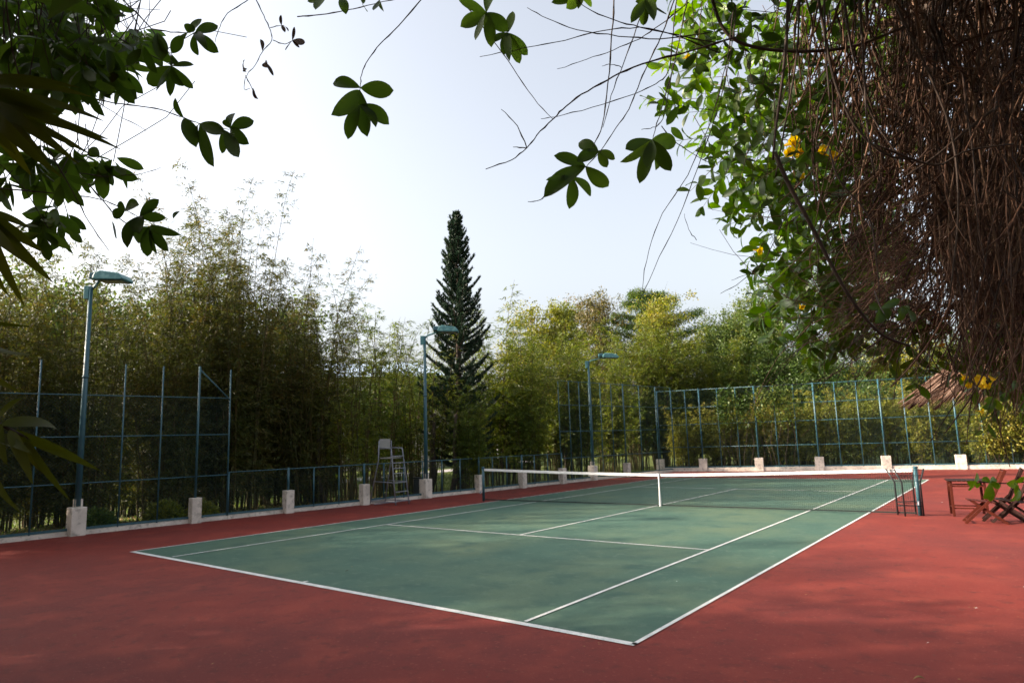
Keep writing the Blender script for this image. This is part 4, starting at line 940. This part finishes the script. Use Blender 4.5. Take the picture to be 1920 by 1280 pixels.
# near sprig before the chairs
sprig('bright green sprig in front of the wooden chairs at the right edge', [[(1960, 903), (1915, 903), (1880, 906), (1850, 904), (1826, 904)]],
      [(1826, 904, [(1812, 902, 12), (1831, 886, 10), (1836, 912, 9), (1815, 918, 8)]), (1856, 905, [(1842, 894, 12), (1876, 909, 14), (1857, 941, 14), (1845, 934, 14), (1866, 896, 10)]), (1902, 904, [(1885, 906, 14), (1908, 943, 16), (1893, 941, 11), (1920, 893, 14)])], 2.0, m=M['sunlitleaf'], name='vine_sprig')
sprig('dark broad leaved sprig hanging before the curtain of stems', [[(1640, 545), (1650, 575), (1660, 590)]],
      [(1650, 580, [(1630, 572, 16), (1640, 606, 20), (1668, 600, 22), (1690, 560, 16)]), (1690, 575, [(1712, 608, 20), (1700, 590, 18), (1680, 600, 18)])], 2.3, m=M['shadeleaf'])

# ------------------------------------------------------------------ the curtain of dry stems with its living vine
p0 = at(1800, 300, 3.2)
vine = thing('climbing_vine', 'great curtain of dry brown vine stems with green leaves and yellow flowers at right', 'vine', tuple(p0))
def edge_l(y): return 30+np.interp(y, [-60, 100, 300, 450, 560, 650, 720, 760], [1440, 1480, 1545, 1600, 1640, 1690, 1810, 1870])
def stemset(n, xf, yf, dep, r, name, bend=30, sway=20, m=None, k=4):
    sm = MB()
    for i in range(n):
        x0, y0 = xf(); y1 = yf(x0, y0); dp_ = rng.uniform(*dep); seg = 12
        x1 = x0+rng.normal(0, sway)-abs(rng.normal(0, bend))*0.5; am = rng.normal(0, bend*0.6); ph = rng.uniform(0, 6.28)
        P = []; dd = rng.normal(0, 0.15)
        for j in range(seg+1):
            f = j/seg; x = x0+(x1-x0)*f+am*math.sin(math.pi*f)+3.5*math.sin(ph+f*9)+rng.normal(0, 0.9); y = y0+(y1-y0)*f
            P.append(tuple(at(x, y, dp_+dd*f)-p0))
        rr_ = rng.uniform(*r); sm.tube(P, [rr_*(1.0-0.55*j/seg)*(1.25 if j % 3 == 1 else 1) for j in range(seg+1)], k, cap=False)
    return sm.build(name, m or M['stem'], vine, smooth=True)
# the dense body
def xf1():
    y = rng.uniform(-260, 480); e = edge_l(max(y, 0)); return e+(2080-e)*rng.uniform(0, 1)**0.7, y
def yf1(x, y):
    mx = np.interp(x, [1450, 1600, 1700, 1800, 1900, 2000], [240, 420, 560, 680, 770, 830]); return min(y+abs(rng.normal(300, 140))+60, mx+rng.normal(0, 45))
tag(stemset(1150, xf1, yf1, (2.7, 4.3), (0.0018, 0.0058), 'dry_stems', 70, 60), kind='stuff')
# oblique stems fanning left and down from the body
sm = MB()
for i in range(620):
    x0 = rng.uniform(1600, 1980); y0 = rng.uniform(-60, 600); L = rng.uniform(90, 330); a = rng.uniform(0.15, 1.35) if i % 3 else rng.uniform(1.7, 2.9); dp_ = rng.uniform(2.6, 4.2); P = []; cv = rng.uniform(-0.9, 0.9)
    for j in range(9):
        f = j/8; aa_ = a+cv*f; P.append(tuple(at(x0-L*f*math.cos(aa_), y0+L*f*math.sin(aa_)+rng.normal(0, 1.2), dp_+0.2*f)-p0))
    r_ = rng.uniform(0.0014, 0.0028); sm.tube(P, [r_*(1-0.6*j/8) for j in range(9)], 4, cap=False)
sm.build('oblique_stems', M['stem'], vine, smooth=True)
sm = MB()
for i in range(170):
    x0 = rng.uniform(1640, 1800); y0 = rng.uniform(330, 600); L = rng.uniform(90, 260); a = rng.uniform(0.2, 1.0); dp_ = rng.uniform(2.5, 3.4); P = []; cv = rng.uniform(-0.2, 0.5)
    for j in range(9):
        f = j/8; aa_ = a+cv*f; P.append(tuple(at(x0-L*f*math.cos(aa_), y0+L*f*math.sin(aa_)+rng.normal(0, 1.2), dp_+0.2*f)-p0))
    r_ = rng.uniform(0.0012, 0.0022); sm.tube(P, [r_*(1-0.6*j/8) for j in range(9)], 4, cap=False)
tag(sm.build('trailing_stems', M['stem'], vine, smooth=True), kind='stuff')
# fine side shoots inside the mass
sm = MB()
for i in range(2600):
    y0 = rng.uniform(-60, 740); e = edge_l(y0); x0 = e+(1990-e)*rng.uniform(0, 1)**0.7; L = rng.uniform(14, 60); a = rng.uniform(0, 6.28); dp_ = rng.uniform(2.8, 4.3)
    c = at(x0, y0, dp_)-p0; d = rt*math.cos(a)*0.6+up*(math.sin(a)*0.9-0.3)+fw*rng.normal(0, .4); L = L/FPX*dp_
    sm.tube([tuple(c), tuple(c+d*L*0.5+rng.normal(0, .006, 3)), tuple(c+d*L)], [0.0018, 0.0014, 0.0008], 3, cap=False)
tag(sm.build('side_shoots', M['stem'], vine, smooth=True), kind='stuff')
# thick stems traced one by one
for st, r0, r1, dpt in (([(1452, 285), (1480, 350), (1520, 420), (1560, 500), (1600, 570), (1650, 630), (1705, 648)], 0.0085, 0.0045, 2.5),
                   ([(1478, -30), (1476, 60), (1466, 160), (1454, 240), (1449, 300)], 0.006, 0.004, 2.4), ([(1500, -30), (1496, 100), (1480, 190), (1462, 290), (1454, 330)], 0.004, 0.0025, 2.5),
                   ([(1530, -30), (1545, 60), (1562, 150), (1600, 240), (1660, 295), (1720, 300)], 0.006, 0.004, 2.6), ([(1580, -30), (1590, 60), (1612, 160), (1640, 230), (1690, 300)], 0.005, 0.003, 2.6),
                   ([(1330, -20), (1350, 50), (1380, 80), (1440, 95), (1520, 98), (1600, 90), (1700, 50)], 0.007, 0.006, 2.7), ([(1555, 280), (1570, 340), (1632, 400), (1642, 470), (1650, 560)], 0.0035, 0.002, 2.4),
                   ([(1610, -20), (1620, 120), (1625, 240), (1640, 330)], 0.005, 0.003, 2.5), ([(1545, -20), (1548, 100), (1556, 190)], 0.004, 0.003, 2.45), ([(1640, 270), (1760, 320), (1800, 282), (1900, 270)], 0.004, 0.003, 2.5),
                   ([(1870, 200), (1810, 245), (1760, 290), (1700, 330)], 0.006, 0.004, 2.7), ([(1680, 10), (1730, 110), (1790, 250), (1800, 400), (1780, 560)], 0.005, 0.003, 2.6)):
    S = np.array(st, float); n = len(S); q = np.linspace(0, n-1, (n-1)*4+1); X = np.interp(q, range(n), S[:, 0]); Y = np.interp(q, range(n), S[:, 1])
    for _ in range(3): X[1:-1] = (X[:-2]+2*X[1:-1]+X[2:])/4; Y[1:-1] = (Y[:-2]+2*Y[1:-1]+Y[2:])/4
    MB().tube([tuple(at(x, y, dpt)-p0) for x, y in zip(X, Y)], [r0+(r1-r0)*i/len(X) for i in range(len(X))], 7).build('thick_stem', M['twig'], vine, smooth=True)
# trunk that carries it
tk = at(2210, 500, 3.9)[:2]
MB().tube([(tk[0]-p0[0], tk[1]-p0[1], -p0[2]), (tk[0]-p0[0]+.02, tk[1]-p0[1], 2-p0[2]), (tk[0]-p0[0]-.05, tk[1]-p0[1], 4-p0[2]), (tk[0]-p0[0], tk[1]-p0[1], 6-p0[2])], [0.34, 0.40, 0.50, 0.62], 20).build('trunk', M['bark'], vine, smooth=True)
# living leaves behind and left of the stems
def vleaves(name, n, bounds, dep, llp, m, nl=(6, 13), w_=0.42, xmin=0):
    lb = MB(); sm = MB()
    for i in range(n):
        y = rng.uniform(*bounds[1]); e = np.interp(y, [-40, 60, 150, 230, 300, 360, 420, 500, 560, 620, 660, 700], [1250, 1275, 1262, 1300, 1350, 1385, 1435, 1455, 1460, 1500, 1560, 1640])
        e = max(e, xmin); x = e+(bounds[0]-e)*rng.uniform(0, 1)**0.85; dp_ = rng.uniform(*dep); c = at(x, y, dp_)-p0
        sd_ = rt*rng.normal(-0.35, 0.5)+up*rng.uniform(-1.0, 0.1)+fw*rng.normal(0, .4); sd_ = sd_/np.linalg.norm(sd_); k = int(rng.integers(*nl)); Ls = 0.028*k
        sm.tube([tuple(c-sd_*0.15+rng.normal(0, .01, 3)), tuple(c+sd_*Ls*0.5), tuple(c+sd_*Ls)], [0.002, 0.0016, 0.001], 4, cap=False)
        pr_ = np.cross(sd_, rng.normal(0, 1, 3)); pr_ = pr_/np.linalg.norm(pr_)
        for j in range(k):
            a = (j % 2)*math.pi+(j//2)*0.9; o2 = np.cross(sd_, pr_); d = pr_*math.cos(a)+o2*math.sin(a)+sd_*0.55+np.array([0, 0, -0.25])
            d = d/np.linalg.norm(d); L = rng.uniform(*llp)/FPX*dp_; st = c+sd_*Ls*(j//2*2+1)/k; blade(lb, st, st+d*L, L*w_, curl=rng.uniform(0, .25), seg=6, nrm=np.array([-0.5, -0.5, 0.8])+rng.normal(0, .7, 3))
    o = lb.build(name, m, vine, smooth=True); tag(o, kind='stuff'); tag(sm.build('leaf_stems', M['stem'], vine, smooth=True), kind='stuff')
vleaves('green_leaves', 330, (1700, (-40, 585)), (3.9, 5.0), (24, 40), M['vineleaf'])
def backing():
    lb = MB()
    for i in range(7000):
        y = rng.uniform(-160, 640); x = rng.uniform(1665+max(0, y-200)*0.38, 2200); dp_ = rng.uniform(4.3, 5.2); c = at(x, y, dp_)-p0
        d = rng.normal(0, 1, 3)+[0, 0, -0.8]; d /= np.linalg.norm(d); blade(lb, c, c+d*0.13, 0.06, seg=2, nrm=rng.normal(0, 1, 3))
    tag(lb.build('shade_backing', M['dryleaf'], vine, smooth=True), kind='stuff')  # dark leaf layer added as the shaded interior behind the stems
backing()
vleaves('green_leaves', 34, (1980, (600, 730)), (3.9, 4.6), (22, 36), M['vineleaf'], xmin=1845)
vleaves('green_leaves', 30, (1720, (545, 650)), (3.9, 4.5), (24, 40), M['vineleaf'])
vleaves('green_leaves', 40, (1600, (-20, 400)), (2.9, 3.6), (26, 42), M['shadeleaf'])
def flower(px, py, dep, size, aim=None):
    c = at(px, py, dep)-p0; s = size/FPX*dep; ax = (-fw*0.7+np.array([0, 0, -0.3])+rng.normal(0, .35, 3)); ax = ax/np.linalg.norm(ax)
    e1 = np.cross(ax, up); e1 /= np.linalg.norm(e1); e2 = np.cross(ax, e1); lb = MB(); lb.tube([tuple(c-ax*s*1.1), tuple(c-ax*s*0.5), tuple(c)], [s*0.08, s*0.16, s*0.30], 10, cap=False)
    for k in range(5):
        a = k*1.2566+rng.uniform(-.1, .1); d = e1*math.cos(a)+e2*math.sin(a)
        blade(lb, c+d*s*0.1, c+d*s*0.80+ax*s*0.18, s*0.72, curl=0.2, seg=5, nrm=ax)
    lb.build('flower', M['petal'], vine, smooth=True)
for fx, fy, fd, fs_ in ((1486, 268, 3.6, 17), (1500, 284, 3.55, 14), (1478, 285, 3.65, 12), (1545, 282, 3.9, 15), (1560, 294, 3.9, 13), (1425, 247, 3.8, 9), (1423, 470, 3.8, 10), (1288, 108, 3.6, 8), (1503, 575, 4, 7), (1503, 330, 3.9, 7),
                     (1838, 712, 3.3, 12), (1843, 722, 3.35, 8), (1862, 711, 3.4, 10), (1808, 707, 3.4, 8), (1816, 722, 3.4, 7), (1852, 723, 3.4, 8), (1840, 771, 3.3, 7), (1778, 597, 4, 8), (1766, 645, 4, 6)):
    flower(fx, fy, fd-0.25, fs_*1.2)
# single dry stems trailing low at right
sprig('leafy shoot trailing under the yellow flowers at the right edge', [[(1850, 640), (1862, 700), (1868, 745), (1862, 790)], [(1862, 700), (1835, 750), (1830, 770)]],
      [(1862, 745, [(1845, 752, 10), (1838, 768, 12), (1850, 778, 12), (1882, 742, 12), (1880, 772, 10)]), (1892, 735, [(1905, 712, 10), (1876, 752, 12)]), (1915, 740, [(1912, 768, 12), (1925, 755, 10)])], 3.2, m=M['vineleaf'])
# unseen canopy of the same vine, shaped to shade the curtain stems and fronds
lb = MB()
for i in range(1700):
    a = rng.uniform(0, 6.28); q = at(rng.uniform(900, 2500), rng.uniform(-600, -100), rng.uniform(2.3, 3.75)) if i % 4 else at(rng.uniform(-1100, 400), rng.uniform(-1100, -170), rng.uniform(1.3, 2.2))
    for j in range(6):
        d = rng.normal(0, 1, 3)*[1, 1, .5]; d /= np.linalg.norm(d); blade(lb, q, q+d*0.16, 0.07, seg=2, nrm=np.array([0, 0, 1.0])+rng.normal(0, .4, 3)); q = q+rng.normal(0, .04, 3)
o = lb.build('shade_canopy', M['shadeleaf'], smooth=True); tag(o, 'leafy vine canopy overhead along the top edge of the photo', 'vine', kind='stuff')

n_ = 130; px_ = rng.uniform(60, 1915, n_); py_ = 985+290*rng.uniform(0, 1, n_)**1.3
Bq = np.array([G(a, b, 0.018) for a, b in zip(px_, py_)]); Bq = Bq[(Bq[:, 0] > -4.2+0.11*Bq[:, 1])]; n_ = len(Bq); a_ = rng.uniform(0, 6.28, n_)
V, Q = leafset(Bq, np.stack([np.cos(a_), np.sin(a_), rng.uniform(0, 0.15, n_)], 1), rng.uniform(0.012, 0.045, n_), rng.uniform(0.006, 0.016, n_), flat=0.8, droop=0.0)
tag(npmesh('leaf_litter', V, Q, M['litter']), 'tiny dry scraps of leaf scattered over the red and green court', 'leaf litter', kind='stuff')
# ------------------------------------------------------------------ fallen leaves on the court
for px, py, ln, lab in ((1712, 1274, 0.09, 'curled yellow leaf lying on the red court at the bottom edge'), (1828, 1141, 0.03, 'pale speck of blossom on the red court at lower right'), (1738, 1206, 0.02, 'tiny pale petal on the red court near the bottom right'),
                        (1919, 1101, 0.025, 'tiny pale petal at the right edge of the red court'), (1267, 1091, 0.025, 'tiny dry petal on the green court inside the right tramline'), (390, 1035, 0.05, 'small dark leaf on the left singles line near the corner'), (648, 1071, 0.05, 'small dark leaf on the green court near the baseline'), (1765, 942, 0.05, 'pair of pale leaf scraps between the net post and the table')):
    p = G(px, py, 0.016); b = MB(); blade(b, (0, 0, 0.004), (ln*0.95, ln*0.3, 0.012), ln*0.45, curl=0.35, nrm=np.array([0, 0, 1.0]), fold=0.25)
    o = b.build('fallen_leaf', M['litter'] if 'yellow' in lab else (M['bark'] if 'dark' in lab else M['line']), smooth=True); o.location = tuple(p); tag(o, lab, 'leaf', 'fallen leaves on the court')
for o in list(bpy.data.objects):
    if 'H' in o and o.parent is None: del o['H']
